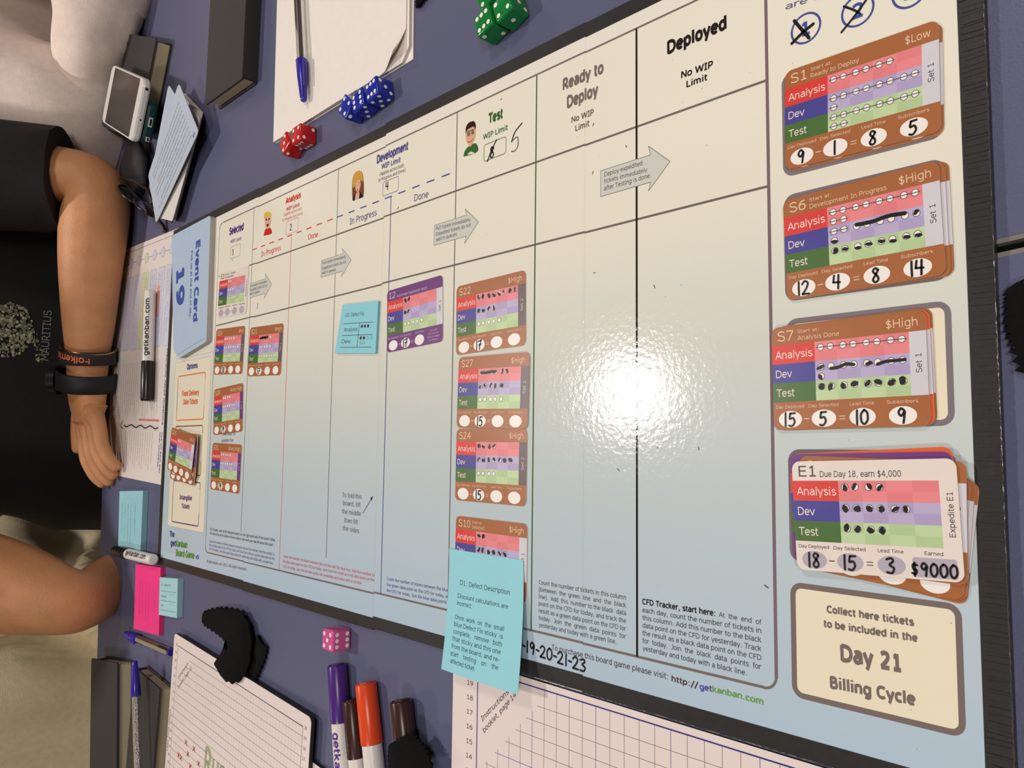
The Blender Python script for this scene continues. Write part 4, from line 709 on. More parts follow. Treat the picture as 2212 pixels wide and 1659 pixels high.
# quick guide sheet on the left
ga = math.radians(-2.2); go = Vector((-.0100, .0120, .0006)); gf = Fr(go, ga); GW = 207.0
gx = lambda x, y: (x - GW, y)
t = thing('guide_sheet', 'white printed guide sheet with coloured step boxes under a black marker', 'sheet', (go.x - .1, go.y - .15, 0)); t_g = t
mb = MB(); slab(mb, gf, rpts(-GW, 0, 0, 296, 3), -.0005, 0, mat((218, 208, 202), .5, 'guide_card', .01)); obj('sheet', mb, t)
mb = MB(); ring(mb, gf, -GW + 8, 5, -2, 290, 1, .01, PAPER, 1)
line(mb, gf, (-GW + 4, 6), (-3, 6), .5, ink(90, 80, 90), 2); line(mb, gf, (-GW + 6, 22), (-20, 22), .5, ink(96, 96, 130), 2)
for i in range(7):
    x = -GW + 14 + i * 27.5; c_ = ink(206, 208, 228) if i != 3 else ink(208, 216, 176); ell(mb, gf, x + 9, 22, 6, 7, c_, 3); circ(mb, gf, x + 9, 22, 6.4, .5, ink(150, 150, 190), 3.4)
    poly(mb, gf, rpts(x - 3, 40, x + 20, 136, 3), c_, 2); ring(mb, gf, x - 3, 40, x + 20, 136, 3, .4, ink(140, 144, 190), 2.5)
rect(mb, gf, -GW + 96, 48, -GW + 104, 122, ink(224, 220, 176), 2.8); rect(mb, gf, -GW + 150, 62, -GW + 158, 100, ink(226, 160, 140), 2.8)
obj('step_box', mb, t)
mb = MB(); G1 = ink(150, 140, 146); fill_s = ['Place the tickets in the Selected column', 'roll the dice and spend the points', 'move finished tickets to the right', 'pull new work when there is room', 'write the day on the ticket', 'take care of blocked work first']
vt = lambda s, x, y0, y1, m_, cap, bold=0: text(mb, gf, s, (x, y0), (x, y1), m_, cap=cap, lay=3.4, bold=bold)
for i in range(7):
    x = -GW + 14 + i * 27.5
    for q in range(3): vt(fill_s[(i + q) % 6], x + 1 + q * 5.4, 46, 46 + (84, 74, 62)[(i + q) % 3], ink(160, 156, 176), 1.9)
for r in range(22): vt(fill_s[r % 6] + ' ' + fill_s[(r * 5 + 1) % 6][:20 + r % 7], -GW + 12 + r * 7.6, 152, 152 + (70, 64, 54, 68)[r % 4], G1, 1.8)
for r in range(20): vt(fill_s[(r + 3) % 6], -GW + 16 + r * 7.8, 238, 238 + (44, 36, 40)[r % 3], G1, 1.8)
vt('Frequently Asked Questions', -14, 140, 228, BLU, 3.4, .03); vt('Tick off Each Day', -14, 236, 284, BLU, 3.0, .03); vt('When Completed', -20, 236, 276, BLU, 3.0, .03)
obj('printed_lettering', mb, t)
mb = MB(); rect(mb, gf, -GW + 116, 222, -24, 224.5, ink(214, 130, 120), 2)
for i in range(19): circ(mb, gf, -GW + 18 + i * 9.0, 232, 3.2, .4, ink(180, 172, 176), 2)
obj('day_circles', mb, t)
mb = MB(); stroke(mb, gf, [(-26 - i * 9, 231.5 + 1.5 * math.sin(i * 1.7)) for i in range(14)], 1.5, PEN, 5); stroke(mb, gf, [(-150, 226), (-156, 232), (-148, 236)], 1.2, PEN, 5); obj('pen_marks', mb, t)
# ================================================================== event card deck
EB = mat((172, 192, 214), .4, 'event_card_blue', .02, 120); ET = mat((172, 168, 164), .8, 'card_stack_edge', .25, 2500)
Q = [(371, 510), (455, 465), (446, 738), (387, 774), (375, 757)]; ez = H + .0055
P = [at(a, b, ez) for a, b in Q]; c = (P[0] + P[2]) / 2
t = thing('card_deck', 'deck of pale blue event cards numbered 19 on the left end of the board', 'cards', (c.x, c.y, H))
fe = Fr((0, 0, H)); mb = MB(); ol = [(p.x * 1000, -p.y * 1000) for p in P]
def round_poly(pts, r, n=4):
    out = []; k = len(pts)
    for i in range(k):
        p = Vector(pts[i]); a = Vector(pts[i - 1]); b = Vector(pts[(i + 1) % k]); u = (a - p).normalized() * r; v = (b - p).normalized() * r
        for j in range(n + 1): s_ = j / n; out.append(tuple(p + u * (1 - s_) ** 2 + v * s_ ** 2))
    return out
ol = round_poly(ol, 4); slab(mb, fe, ol, .0002, .0052, ET, ET); obj('card_block', mb, t); mb = MB(); slab(mb, fe, ol, .0053, .0057, EB, EDG); obj('top_card', mb, t)
f3 = Fr((0, 0, ez + .00025)); mb = MB(); EBT = cink(56, 84, 160); tt = lambda s, a, b, cap, bold=.03: text(mb, f3, s, f3.px(*a), f3.px(*b), EBT, cap=cap, bold=bold, lay=2)
text(mb, f3, 'Event Card', f3.px(424, 521), f3.px(417.5, 696), EBT, cap=10.5, bold=.055, lay=2); text(mb, f3, 'Pick up at the end of day:', f3.px(413, 543), f3.px(409, 688), cink(70, 96, 160), cap=4.6, bold=.015, lay=2); text(mb, f3, '19', f3.px(382, 586), f3.px(381, 664), EBT, cap=21, bold=.05, lay=2)
line(mb, f3, f3.px(384, 766), f3.px(442, 730), .35, cink(110, 130, 160), 2); obj('printed_lettering', mb, t)
# ================================================================== leaning stack of pale blue cards
LB = mat((178, 188, 204), .45, 'rule_card_blue', .02); WB = mat((214, 208, 202), .6, 'rule_card_white', .02)
def leaf(label, px, zs, m, g='loose rule cards beside the black notebook', lines=0, th=.0006):
    P = [at(a, b, z) for (a, b), z in zip(px, zs)]; c = (P[0] + P[1] + P[2] + P[3]) / 4; t = thing('rule_card', label, 'card', c, 0, g)
    nrm = (P[1] - P[0]).cross(P[3] - P[0]).normalized(); nrm = nrm if nrm.z > 0 else -nrm
    def S(u, v, d=0): return P[0].lerp(P[1], u).lerp(P[3].lerp(P[2], u), v) + nrm * d
    r = rpts(0, 0, 1, 1, .05, 4); k = len(r); mb = MB(); mb.add([S(u, v) for u, v in r], [list(range(k))], m); mb.add([S(u, v) for u, v in r] + [S(u, v, -th) for u, v in r], [[i, (i + 1) % k, k + (i + 1) % k, k + i] for i in range(k)], EDG); mb.add([S(u, v, -th) for u, v in r], [list(range(k))[::-1]], m); obj('card_body', mb, t)
    if lines:
        mb = MB(); Wd = (P[1] - P[0]).length * 1000; Hd = (P[3] - P[0]).length * 1000; tm = cink(150, 156, 168)
        for q in range(lines):
            u = .14 + .76 * q / lines; s = fill_s[q % 6] + ' ' + fill_s[(q + 2) % 6]; ln = (.80, .72, .55, .78)[q % 4]
            text(mb, Fr((0, 0, 0)), s, (0, 0), (ln * Hd, 0), tm, cap=2.3, mp=lambda a, b, u=u: S(1 - u + b / Wd * -1, .1 + a / Hd, .00012))
        text(mb, Fr((0, 0, 0)), '19', (0, 0), (5, 0), EBT, cap=4, bold=.03, mp=lambda a, b: S(.90 - b / Wd, .05 + a / Hd, .00012)); obj('printed_lettering', mb, t)
    return t
for i, (dx, dy, z, g_) in enumerate([(12, -2, .003, 0), (11, -2, .0055, 0), (10, -1, .008, 0), (8, 0, .0105, 0), (6, 0, .013, 0)]):
    leaf(['white rule card at the very bottom of the leaning pile', 'white rule card second from the bottom of the leaning pile', 'white rule card in the middle of the leaning pile', 'white rule card second from the top under the blue cards', 'white rule card directly under the two blue rule cards'][i], [(386 + dx, 200), (427 + dx, 246 + dy + i * 3), (366 + dx * 1.0, 478), (336 + dx, 470)], [z] * 4, WB)
leaf('pale blue rule card under the top one, its corner showing at the upper left', [(364, 182), (414, 262), (340, 478), (322, 400)], [.024, .017, .012, .020], LB)
leaf('pale blue printed rule card on top of the leaning pile, beside the phones', [(386, 179), (429, 284), (337, 483), (320, 378)], [.030, .020, .0155, .024], LB, lines=9)
# ================================================================== pens and markers
CLEAR = mat((240, 238, 234), .04, 'clear_plastic', 0, trans=.96, ior=1.15); BCAP = mat((50, 36, 150), .25, 'blue_cap_plastic', .02); INKT = mat((48, 34, 42), .4, 'ink_tube', 0)
def ballpen(label, a, b, capend=0, capl=.040, total=None):
    """a = end of the cap, b = other end"""
    a, b = Vector(a), Vector(b); d = (b - a).normalized(); L_ = total or (b - a).length; t = thing('ball_pen', label, 'pen', (a.x, a.y, a.z - .0045), math.atan2(d.y, d.x))
    mb = MB(); tube(mb, [a, a + d * .001, a + d * .004, a + d * .022, a + d * capl, a + d * (capl + .0005)], [.0018, .0026, .0031, .0045, .0052, .0050], BCAP, 20); side = d.cross(Vector((0, 0, 1))).normalized()
    cp = obj('cap', mb, t); mb = MB(); c0 = a + d * (capl - .002) + side * .0056 + Vector((0, 0, .002)); c1 = a + d * .012 + side * .0050 + Vector((0, 0, .002)); tube(mb, [c0, (c0 + c1) / 2, c1], [.0014, .0013, .0008], BCAP, 8, flat=.6); sub(cp, obj('clip', mb, t))
    mb = MB(); tube(mb, [a + d * (capl - .004), a + d * (L_ - .004)], [.0041, .0041], CLEAR, 6, True, smooth=False); obj('barrel', mb, t); mb = MB(); tube(mb, [a + d * (capl - .004), a + d * (L_ - .012)], [.0019, .0019], INKT, 10); obj('ink_tube', mb, t)
    mb = MB(); e = a + d * (L_ - .006); tube(mb, [e, e + d * .007], [.0035, .0035], BCAP, 12); obj('end_plug', mb, t); return t
def V3(a, b, z): return at(a, b, z)
ballpen('ball pen with a blue cap lying on the white pad', V3(656, 219, .0092), V3(643, -40, .0092), total=.148)
ballpen('ball pen with a blue cap lying across the two black notebooks', V3(291, 1427, .0265), V3(300, 1700, .0265), total=.148, capl=.036)
ballpen('ball pen with a blue cap pointing at the elbow, its end under the run chart', V3(271, 1368, .0052), V3(388, 1418, .0052), total=.142, capl=.040)
MW = mat((222, 216, 212), .3, 'marker_white', .01)
def marker(label, a, b, col, capl=.052, total=.128, r=.0074, txt=None, tcol=(40, 36, 40), t0=.14, up=1, tphase=.9):
    """a = cap end, b = a point on the axis towards the barrel end"""
    a, b = Vector(a), Vector(b); d = (b - a).normalized(); cm = mat(col, .28, 'marker_cap', .02, 40); t = thing('marker_pen', label, 'marker', (a.x, a.y, a.z - r), math.atan2(d.y, d.x))
    mb = MB(); tube(mb, [a + d * .0008, a, a + d * .0006, a + d * .002, a + d * (capl - .001), a + d * capl], [r * .72, r * .8, r * .93, r, r * 1.02, r * .98], cm, 26); obj('cap', mb, t)
    mb = MB(); e = a + d * total; tube(mb, [a + d * (capl + .0002), e - d * .003, e - d * .0005, e], [r * .93, r * .93, r * .85, r * .6], MW, 26); ba = obj('barrel', mb, t)
    if txt:
        tm = mat(tcol, .35, 'marker_lettering', 0); v, f_, wd = glyphs(txt, .03, 0, 9); L_ = (total - capl) * .80; k_ = L_ / wd; s = d.cross(Vector((0, 0, 1))).normalized(); u = Vector((0, 0, 1)); rr = r * .93 + .00006; hh = .0058 / CAP; o = a + d * (capl + .006)
        mb = MB(); VV = []
        for (x, y), z in zip(v, LIFT[id(v)]):
            rr = r * .93 + .00006 + z; th = tphase + up * (y * hh - .0025) / rr; xx = x * k_ if up > 0 else L_ - x * k_
            if up < 0: th = tphase - (y * hh - .0025) / rr * -1 * -1
            VV.append(o + d * xx + (s * math.cos(th) + u * math.sin(th)) * rr)
        mb.add(VV, f_, tm); sub(ba, obj('lettering', mb, t))
    return t
text(MB(), Fr((0, 0, 0)), 'H', (0, 0), (1, 0), PAPER)
marker('black-capped white marker lying on the guide sheet', V3(317, 866, .0085), V3(325, 611, .0085), (30, 28, 28), .047, .133, .0070, 'getkanban.com', up=1, tphase=.75)
marker('black-capped white marker lying across the far blue and pink sticky pads', V3(250, 1190, .0125), V3(349, 1213, .0125), (28, 26, 26), .046, .126, .0066, 'getkanban.com', up=1, tphase=2.0)
marker('purple-capped marker lettered in purple, left one of the marker row', V3(728, 1434, .0080), V3(742, 1659, .0080), (74, 36, 122), .0415, .128, .0074, 'getkanban.com', (92, 44, 140), up=1, tphase=1.9)
marker('brown-capped marker between the purple and the orange markers', V3(759, 1511, .0075), V3(771, 1640, .0075), (58, 32, 28), .040, .128, .0068)
marker('orange-capped white marker, right one of the marker row', V3(790, 1474, .0080), V3(806, 1630, .0080), (222, 72, 30), .0415, .128, .0078)
marker('brown-capped marker whose barrel is wrapped in black felt', V3(866, 1511, .0080), V3(880, 1640, .0080), (56, 32, 28), .040, .128, .0078)
# ================================================================== black notebooks
COV = mat((44, 42, 42), .55, 'black_cover', .08, 500, .0002, 900); PG = mat((186, 172, 140), .8, 'page_edges', .18, 2200); ELA = mat((30, 28, 30), .8, 'elastic_band', .1)
def notebook(label, o, ang, wd, ln, h, band=None, spine='left', n='notebook'):
    """o = lower-left corner on the table, wd along ang, ln away"""
    t = thing(n, label, 'notebook', o, ang); f = Fr(o, ang); mb = MB(); slab(mb, f, rpts(0, -ln, wd, 0, 3.5), .0001, .0018, COV); obj('back_cover', mb, t)
    mb = MB(); slab(mb, f, rpts(0, -ln, wd, 0, 3.5), h - .0018, h, COV, bev=.0005); obj('front_cover', mb, t)
    mb = MB(); slab(mb, f, rpts(3, -ln + 3, wd - 3, -3, 2.5), .0018, h - .0018, PG); obj('page_block', mb, t)
    sx0, sx1 = (0, 3.2) if spine == 'left' else (wd - 3.2, wd); mb = MB(); slab(mb, f, [(sx0, -ln + 2), (sx1, -ln + 2), (sx1, -2), (sx0, -2)], .0018, h - .0018, COV); obj('spine', mb, t)
    if band: mb = MB(); slab(mb, f, [(band - 2.5, -ln - .4), (band + 2.5, -ln - .4), (band + 2.5, .4), (band - 2.5, .4)], .0000, h + .0006, ELA); obj('elastic_band', mb, t)
    return t, f
q0 = at(475, 238, 0); q1 = at(557, 178, 0); an = math.atan2(q1.y - q0.y, q1.x - q0.x)
notebook('thick black closed notebook standing alone left of the white pad', (q0.x, q0.y, 0), an - .02, (q1 - q0).length * 1000 , 190, .0165, None, 'right')
p0 = at(205, 1419, .02); 
notebook('black closed notebook nearest the beige sitter at the lower table edge', (-.154, -.706, 0), math.radians(8), 96, 205, .018, None, 'left')
notebook('black notebook partly under the run chart', (-.058, -.690, 0), math.radians(-5), 78, 205, .015, None, 'left')
# notebook under the phones and the phones
q0 = at(335, 292, 0); q1 = at(373, 95, 0); an = math.atan2(q1.y - q0.y, q1.x - q0.x)
t, f = notebook('black notebook with tan pages lying under the two phones', (q0.x, q0.y, 0), an, (q1 - q0).length * 1000, 118, .020, None, 'left')
def rbox(mb, M, wd, ln, h, r, m, mt=None, z=0):
    f = Fr((0, 0, 0)); pts = rpts(-wd / 2, -ln / 2, wd / 2, ln / 2, r); k = len(pts); R = []
    for dz, s in ((0, -1.2), (h * .25, 0), (h * .75, 0), (h, -1.0)): R.append([M @ Vector((x * (1 + 2 * s / wd), y * (1 + 2 * s / ln), (z + dz))) * .001 if False else M @ Vector((x * (1 + 2 * s / wd) * .001, y * (1 + 2 * s / ln) * .001, z + dz)) for x, y in pts])
    for a in range(3): mb.add(R[a] + R[a + 1], [[i, (i + 1) % k, k + (i + 1) % k, k + i] for i in range(k)], m, True)
    mb.add(R[3], [list(range(k))], mt or m); mb.add(R[0], [list(range(k))[::-1]], m)
SCR = mat((22, 18, 17), .16, 'phone_glass', 0, spec=.35); SIL = mat((214, 210, 206), .25, 'white_phone_shell', .01); TEAL = mat((22, 58, 66), .35, 'teal_case', .04)
def phone(label, px4, z, h, m, bez, tilt=(0, 0), case=None):
    P = [at(a, b, z + h) for a, b in px4]; c = sum(P, Vector()) / 4; dx = (P[1] - P[0]); dy = (P[0] - P[3]); ang = math.atan2(dx.y, dx.x); wd = dx.length * 1000; ln = ((P[0] - P[3]).length) * 1000
    t = thing('phone', label, 'phone', (c.x, c.y, z), ang); M = Matrix.Translation(Vector((c.x, c.y, z))) @ Matrix.Rotation(ang, 4, 'Z') @ Matrix.Rotation(tilt[0], 4, 'Y')
    mb = MB(); rbox(mb, M, wd, ln, h, 9, m); obj('shell', mb, t); mb = MB(); rbox(mb, M, wd * (1 - bez * 2), ln - 5, .0002, 2, SCR, z=h + .00002); obj('screen', mb, t)
    return t, M, wd, ln, h
t, M, wd, ln, h = phone('dark phone in a teal case, lying under the white phone', [(228, 190), (318, 212), (312, 322), (222, 268)], .021, .011, TEAL, .07, (0, 0))
for y, a_, b_ in ((.0, .0055, .0028), (-.020, .0026, .0026)): mb = MB(); box(mb, (wd / 2000 - .0006, y - a_, .0035), (wd / 2000 + .0005, y + a_, .0035 + b_ * 1.6), SIL, M); box(mb, (wd / 2000 - .0006, y - a_ * .7, .0045), (wd / 2000 + .0007, y + a_ * .7, .0035 + b_ * 1.1), SCR, M); obj('socket', mb, t)
t, M, wd, ln, h = phone('white phone with a black screen on top of the teal-cased phone', [(243, 141), (313, 172), (289, 302), (216, 263)], .0335, .0085, SIL, .115, (0, 0))
for y, r_ in ((.026, .0018), (-.010, .0010)): mb = MB(); tube(mb, [M @ Vector((wd / 2000 - .001, y, .0042)), M @ Vector((wd / 2000 + .0003, y, .0042))], [r_, r_], SCR, 12); obj('socket', mb, t)
# black pouch and glasses
POU = mat((46, 46, 48), .8, 'dark_fabric_pouch', .1, 200, .0006, 300)
q = at(285, 372, .0); t = thing('pouch', 'dark cloth pouch beneath the forearm beside the rule cards', 'pouch', (q.x, q.y, 0)); mb = MB()
tube(mb, [at(282, 322, .012), at(284, 345, .013), at(290, 380, .012), at(300, 415, .008)], [.020, .034, .038, .02], POU, 20, flat=.32); obj('pouch_body', mb, t)
FRM = mat((38, 28, 26), .25, 'dark_tortoise_frame', .3, 80); LEN = mat((60, 56, 56), .05, 'tinted_lens', 0, trans=.6)
q = at(305, 440, 0); t = thing('glasses', 'dark-framed glasses folded on the table beside the forearm', 'glasses', (q.x, q.y, 0))
for (cx_, cy_, zz, rx_, ry_) in ((284, 422, .018, .024, .020), (316, 448, .014, .022, .018)):
    c = at(cx_, cy_, zz); e1 = (at(cx_ + 14, cy_ + 26, zz) - c).normalized(); e2 = Vector((.35, 0, .94)); e2 = (e2 - e1 * e2.dot(e1)).normalized()
    pts = [c + e1 * math.cos(k * .2618) * rx_ + e2 * math.sin(k * .2618) * ry_ * .8 for k in range(25)]; mb = MB(); tube(mb, pts, [.0014] * 25, FRM, 8, False); obj('rim', mb, t)
    mb = MB(); mb.add(pts[:24], [list(range(24))], LEN); obj('lens', mb, t)
for pts in ([at(272, 398, .022), at(300, 430, .016), at(338, 470, .010), at(350, 488, .005), at(356, 500, .003)], [at(262, 384, .026), at(290, 392, .024), at(318, 408, .020), at(330, 440, .014)]):
    mb = MB(); tube(mb, pts, [.0016, .0018, .0022, .0034, .0026][:len(pts)], FRM, 10); obj('temple', mb, t)
# ================================================================== black felt wipes with pinked edges
FELT = mat((17, 16, 17), .95, 'black_felt', .15, 300, .0006, 1200, spec=.15)
def felt(label, spine, hw, arch, z0, zs=None):
    c = at(*spine[len(spine) // 2], z0); t = thing('felt_wipe', label, 'cloth', (c.x, c.y, 0)); S_ = smooth_pts([tuple(at(a, b, z0)) for a, b in spine], 6); n = len(S_); W_ = smooth_pts([(h_, 0) for h_ in hw], 6); Z_ = smooth_pts([(z, 0) for z in (zs or [z0] * len(spine))], 6); A_ = smooth_pts([(z, 0) for z in arch], 6)
    V = []; m = 9
    for i in range(n):
        p = Vector(S_[i]); d = (Vector(S_[min(i + 1, n - 1)]) - Vector(S_[max(i - 1, 0)])); d.z = 0; d.normalize(); s = Vector((-d.y, d.x, 0)); w_ = W_[i][0] / 1000; zig = .0012 * (1 if i % 2 else -1)
        for j in range(m):
            u = j / (m - 1) * 2 - 1; e = zig if j in (0, m - 1) else 0; q = p + s * (u * (w_ + (e if abs(u) > .9 else 0))); zz = Z_[i][0] + A_[i][0] * (1 - u * u) ** .7 + .0008 * noise.noise(q * 90); V.append(Vector((q.x, q.y, zz)))
    F = [[i * m + j, i * m + j + 1, (i + 1) * m + j + 1, (i + 1) * m + j] for i in range(n - 1) for j in range(m - 1)]; mb = MB(); mb.add(V, F, FELT, True); mb.add([v - Vector((0, 0, .0016)) for v in V], [f[::-1] for f in F], FELT, True)
    b = [i * m for i in range(n)] + [(n - 1) * m + j for j in range(1, m)] + [i * m + m - 1 for i in range(n - 2, -1, -1)] + [j for j in range(m - 2, 0, -1)]; k = len(b); mb.add([V[i] for i in b] + [V[i] - Vector((0, 0, .0016)) for i in b], [[i, (i + 1) % k, k + (i + 1) % k, k + i] for i in range(k)], FELT); obj('felt', mb, t); return t, mb
t, _ = felt('curled black felt cloth below the board, its tip on the run chart', [(437, 1336), (462, 1340), (492, 1350), (520, 1378), (524, 1410), (508, 1432), (484, 1430)], [6, 11, 16, 25, 24, 16, 2.5], [.002, .003, .005, .008, .008, .006, .002], .004, [.003, .004, .005, .007, .010, .012, .012])
mb = MB(); pz = [(566, 1384), (559, 1410), (548, 1440), (540, 1458)]
t_, m2 = felt('x', pz, [10, 11, 10, 7], [.002] * 4, .003); ch_ = t_.children[0]; ch_.parent = t; ch_.matrix_parent_inverse = t.matrix_world.inverted() @ t_.matrix_world; ch_.name = 'felt_flap'; bpy.data.objects.remove(t_)
felt('black felt cloth draped over the barrel of the brown marker', [(866, 1597), (872, 1620), (880, 1650), (890, 1690)], [15, 20, 24, 26], [.004, .006, .006, .006], .012, [.013, .012, .012, .012])
felt('black felt cloth cut off by the right picture edge', [(2186, 618), (2204, 640), (2222, 690), (2238, 740), (2248, 800)], [3, 5.5, 8, 8, 7], [.001] * 5, .003)
felt('small black felt cloth at the upper picture edge beside the white pad', [(901, 16), (904, 2), (915, -25), (930, -60)], [1.5, 4, 9, 14], [.001] * 4, .003)
# ================================================================== people at the far side of the table
SKIN = mat((200, 140, 96), .55, 'tanned_skin', .08, 40, .0004, 250, sub=.0); SKIN2 = mat((128, 84, 58), .6, 'brown_skin', .08, 40, .0004, 250, sub=.0); SKP = mat((196, 150, 124), .55, 'light_skin', .05, 40, sub=.0)
def skin(name, verts, edges, radii, m, parent, root=0, sub=2):
    me = bpy.data.meshes.new(name); me.from_pydata([tuple(parent.matrix_world.inverted() @ Vector(v)) for v in verts], edges, []); o = bpy.data.objects.new(name, me); COL.objects.link(o)
    sm = o.modifiers.new('s', 'SKIN'); sd = o.modifiers.new('d', 'SUBSURF'); sd.levels = sub; sd.render_levels = sub; sm.use_smooth_shade = True
    bpy.context.view_layer.update()
    for i, r in enumerate(radii):
        sv = me.skin_vertices[0].data[i]; sv.radius = r if isinstance(r, tuple) else (r, r); sv.use_root = (i == root)
    dg = bpy.context.evaluated_depsgraph_get(); dg.update(); ev = o.evaluated_get(dg); nm = bpy.data.meshes.new_from_object(ev); o.modifiers.clear(); o.data = nm; nm.materials.clear(); nm.materials.append(m)
    for p in nm.polygons: p.use_smooth = True
    o.parent = parent; return o
def cloth(name, rings, m, parent, seg=64, folds=(), amp=.004, sc=14, caps=True):
    """rings: (centre, radius across Y, radius across X, axis) stacked; folds = noise wrinkles"""
    V = []
    for (c, ry, rx) in rings:
        for j in range(seg):
            a = 2 * math.pi * j / seg; V.append(Vector(c) + Vector((math.copysign(abs(math.cos(a)) ** .8, math.cos(a)) * rx, math.copysign(abs(math.sin(a)) ** .8, math.sin(a)) * ry, 0)))
    out = []
    for v in V:
        q = v * sc; nn = noise.noise(q) + .5 * noise.noise(q * 2.3); rdg = 1 - abs(noise.noise(Vector((v.x * sc * .8, v.y * sc * .8, v.z * sc * 1.6 + 5)))) * 2
        d = (v - Vector((rings[0][0][0], rings[0][0][1], v.z))).normalized(); out.append(v + d * (nn * amp + max(rdg, 0) ** 2 * amp * .9))
    n = len(rings); F = [[i * seg + j, i * seg + (j + 1) % seg, (i + 1) * seg + (j + 1) % seg, (i + 1) * seg + j] for i in range(n - 1) for j in range(seg)]
    mb = MB(); mb.add(out, F, m, True)
    if caps: mb.add(out[:seg], [list(range(seg))[::-1]], m); mb.add(out[-seg:], [list(range(seg))], m)
    return obj(name, mb, parent)
def sleeve(name, pts, rad, m, parent, amp=.003, sc=25, flat=1.0, seg=36, sub=5, ridges=0.0, up=Vector((0, 0, 1))):
    P = smooth_pts([tuple(p) for p in pts], sub); R = [r[0] for r in smooth_pts([(r, 0) for r in rad], sub)]
    mb = MB(); tube(mb, P, R, m, seg, True, flat, up); i = 0
    for k, v in enumerate(mb.v):
        v = Vector(v); q = v * sc; ring_i = min(k // seg, len(P) - 1); c = Vector(P[ring_i]); d = (v - c); 
        if d.length < 1e-6: continue
        f_ = noise.noise(q) * amp + (max(0, 1 - abs(noise.noise(q * .7 + Vector((3, 1, 7)))) * 3) ** 2) * amp * .9
        if ridges: f_ += ridges * math.sin(ring_i * 1.4 + k % seg * .35)
        mb.v[k] = tuple(v + d.normalized() * f_)
    return obj(name, mb, parent)
def head(parent, c, m, hair, fx=1.0):
    mb = MB(); n = 20; V = []
    for i in range(n + 1):
        t = i / n; ph = math.pi * t; z = math.cos(ph) * .115; r = math.sin(ph) ** .75 * (.078 if t < .5 else .078 - .022 * (t - .5) * 2)
        for j in range(24):
            a = 2 * math.pi * j / 24; x = math.cos(a) * r * 1.15; y = math.sin(a) * r
            if math.cos(a) > .9 and .5 < t < .66: x += .012 * (1 - abs(t - .58) * 10)
            V.append(Vector(c) + Vector((x, y, z)))
    return V, [[i * 24 + j, i * 24 + (j + 1) % 24, (i + 1) * 24 + (j + 1) % 24, (i + 1) * 24 + j] for i in range(n) for j in range(24)]
def face(t, c, hair_m):
    c = Vector(c); mb = MB()
    V, F = head(t, c + Vector((-.012, 0, .014)), None, None); V = [v + (v - c) * .05 for v in V]; keep = [f for f in F if not all((V[i].x - c.x > .03 and V[i].z - c.z < .055) or V[i].z - c.z < -.05 for i in f)]; mb.add(V, keep, hair_m, True); obj('hair', mb, t)
    for s in (-1, 1):
        mb = MB(); e = c + Vector((.083, .031 * s, .008)); tube(mb, [e, e + Vector((.004, 0, 0)), e + Vector((.006, 0, 0))], [.012, .011, .004], mat((235, 230, 225), .3, 'eye_white', 0), 12); tube(mb, [e + Vector((.0055, 0, 0)), e + Vector((.0075, 0, 0))], [.0055, .004], mat((40, 26, 20), .2, 'iris', 0), 10); obj('eye', mb, t)
    mb = MB(); tube(mb, [c + Vector((.083, -.022, -.052)), c + Vector((.09, 0, -.052)), c + Vector((.083, .022, -.052))], [.003, .006, .003], mat((150, 84, 76), .5, 'lips', 0), 10); obj('mouth', mb, t)
def body(t, m, neck, hd, sh, arms, pelvis, extra=()):
    """one continuous skinned figure: pelvis, chest, neck, head, arms with hands and five fingers"""
    v = [pelvis, pelvis.lerp(neck, .45), pelvis.lerp(neck, .85), neck, hd + Vector((-.01, 0, -.05)), hd + Vector((0, 0, .01)), hd + Vector((-.005, 0, .065))]; r = [.12, .115, .11, .052, .062, .080, .062]; e = [(i, i + 1) for i in range(6)]
    for a in arms:
        prev = 2
        for p, rr in a['p']: v.append(Vector(p)); r.append(rr); e.append((prev, len(v) - 1)); prev = len(v) - 1
        palm = prev
        for fg in a.get('f', ()):
            prev = palm
            for p, rr in fg: v.append(Vector(p)); r.append(rr); e.append((prev, len(v) - 1)); prev = len(v) - 1
    for s in (1, -1):       # thighs, shins and feet under the table
        prev = 0
        for p, rr in ((pelvis + Vector((.05, .10 * s, -.02)), .085), (pelvis + Vector((.36, .13 * s, 0)), .068), (pelvis + Vector((.38, .13 * s, -.22)), .052), (pelvis + Vector((.38, .13 * s, -.42)), .038), (pelvis + Vector((.50, .13 * s, -.435)), .032)): v.append(p); r.append(rr); e.append((prev, len(v) - 1)); prev = len(v) - 1
    return skin('body', v, e, r, m, t, 0, 2)
def fingers(w, d, side, up, L=.085, curl=.35):
    """palm at w pointing along d; returns five finger chains"""
    out = []
    for i, (o, l) in enumerate(((-.030, .82), (-.011, .95), (.009, 1.0), (.028, .9))):
        b = w + d * .045 + side * o; c1 = w + d * .075 + side * o * 1.05; c2 = c1 + (d * math.cos(curl) - up * math.sin(curl)) * .026 * l; c3 = c2 + (d * math.cos(curl * 2) - up * math.sin(curl * 2)) * .020 * l; out.append([(b, .010), (c1, .0092), (c2, .0085), (c3, .0072)])
    out.append([(w + side * .020 + d * .006, .014), (w + side * .036 + d * .018, .0125), (w + side * .050 + d * .035, .0105), (w + side * .056 + d * .058, .009)]); return out
BT = mat((22, 20, 22), .9, 'black_cotton', .1, 200, .0003, 900)
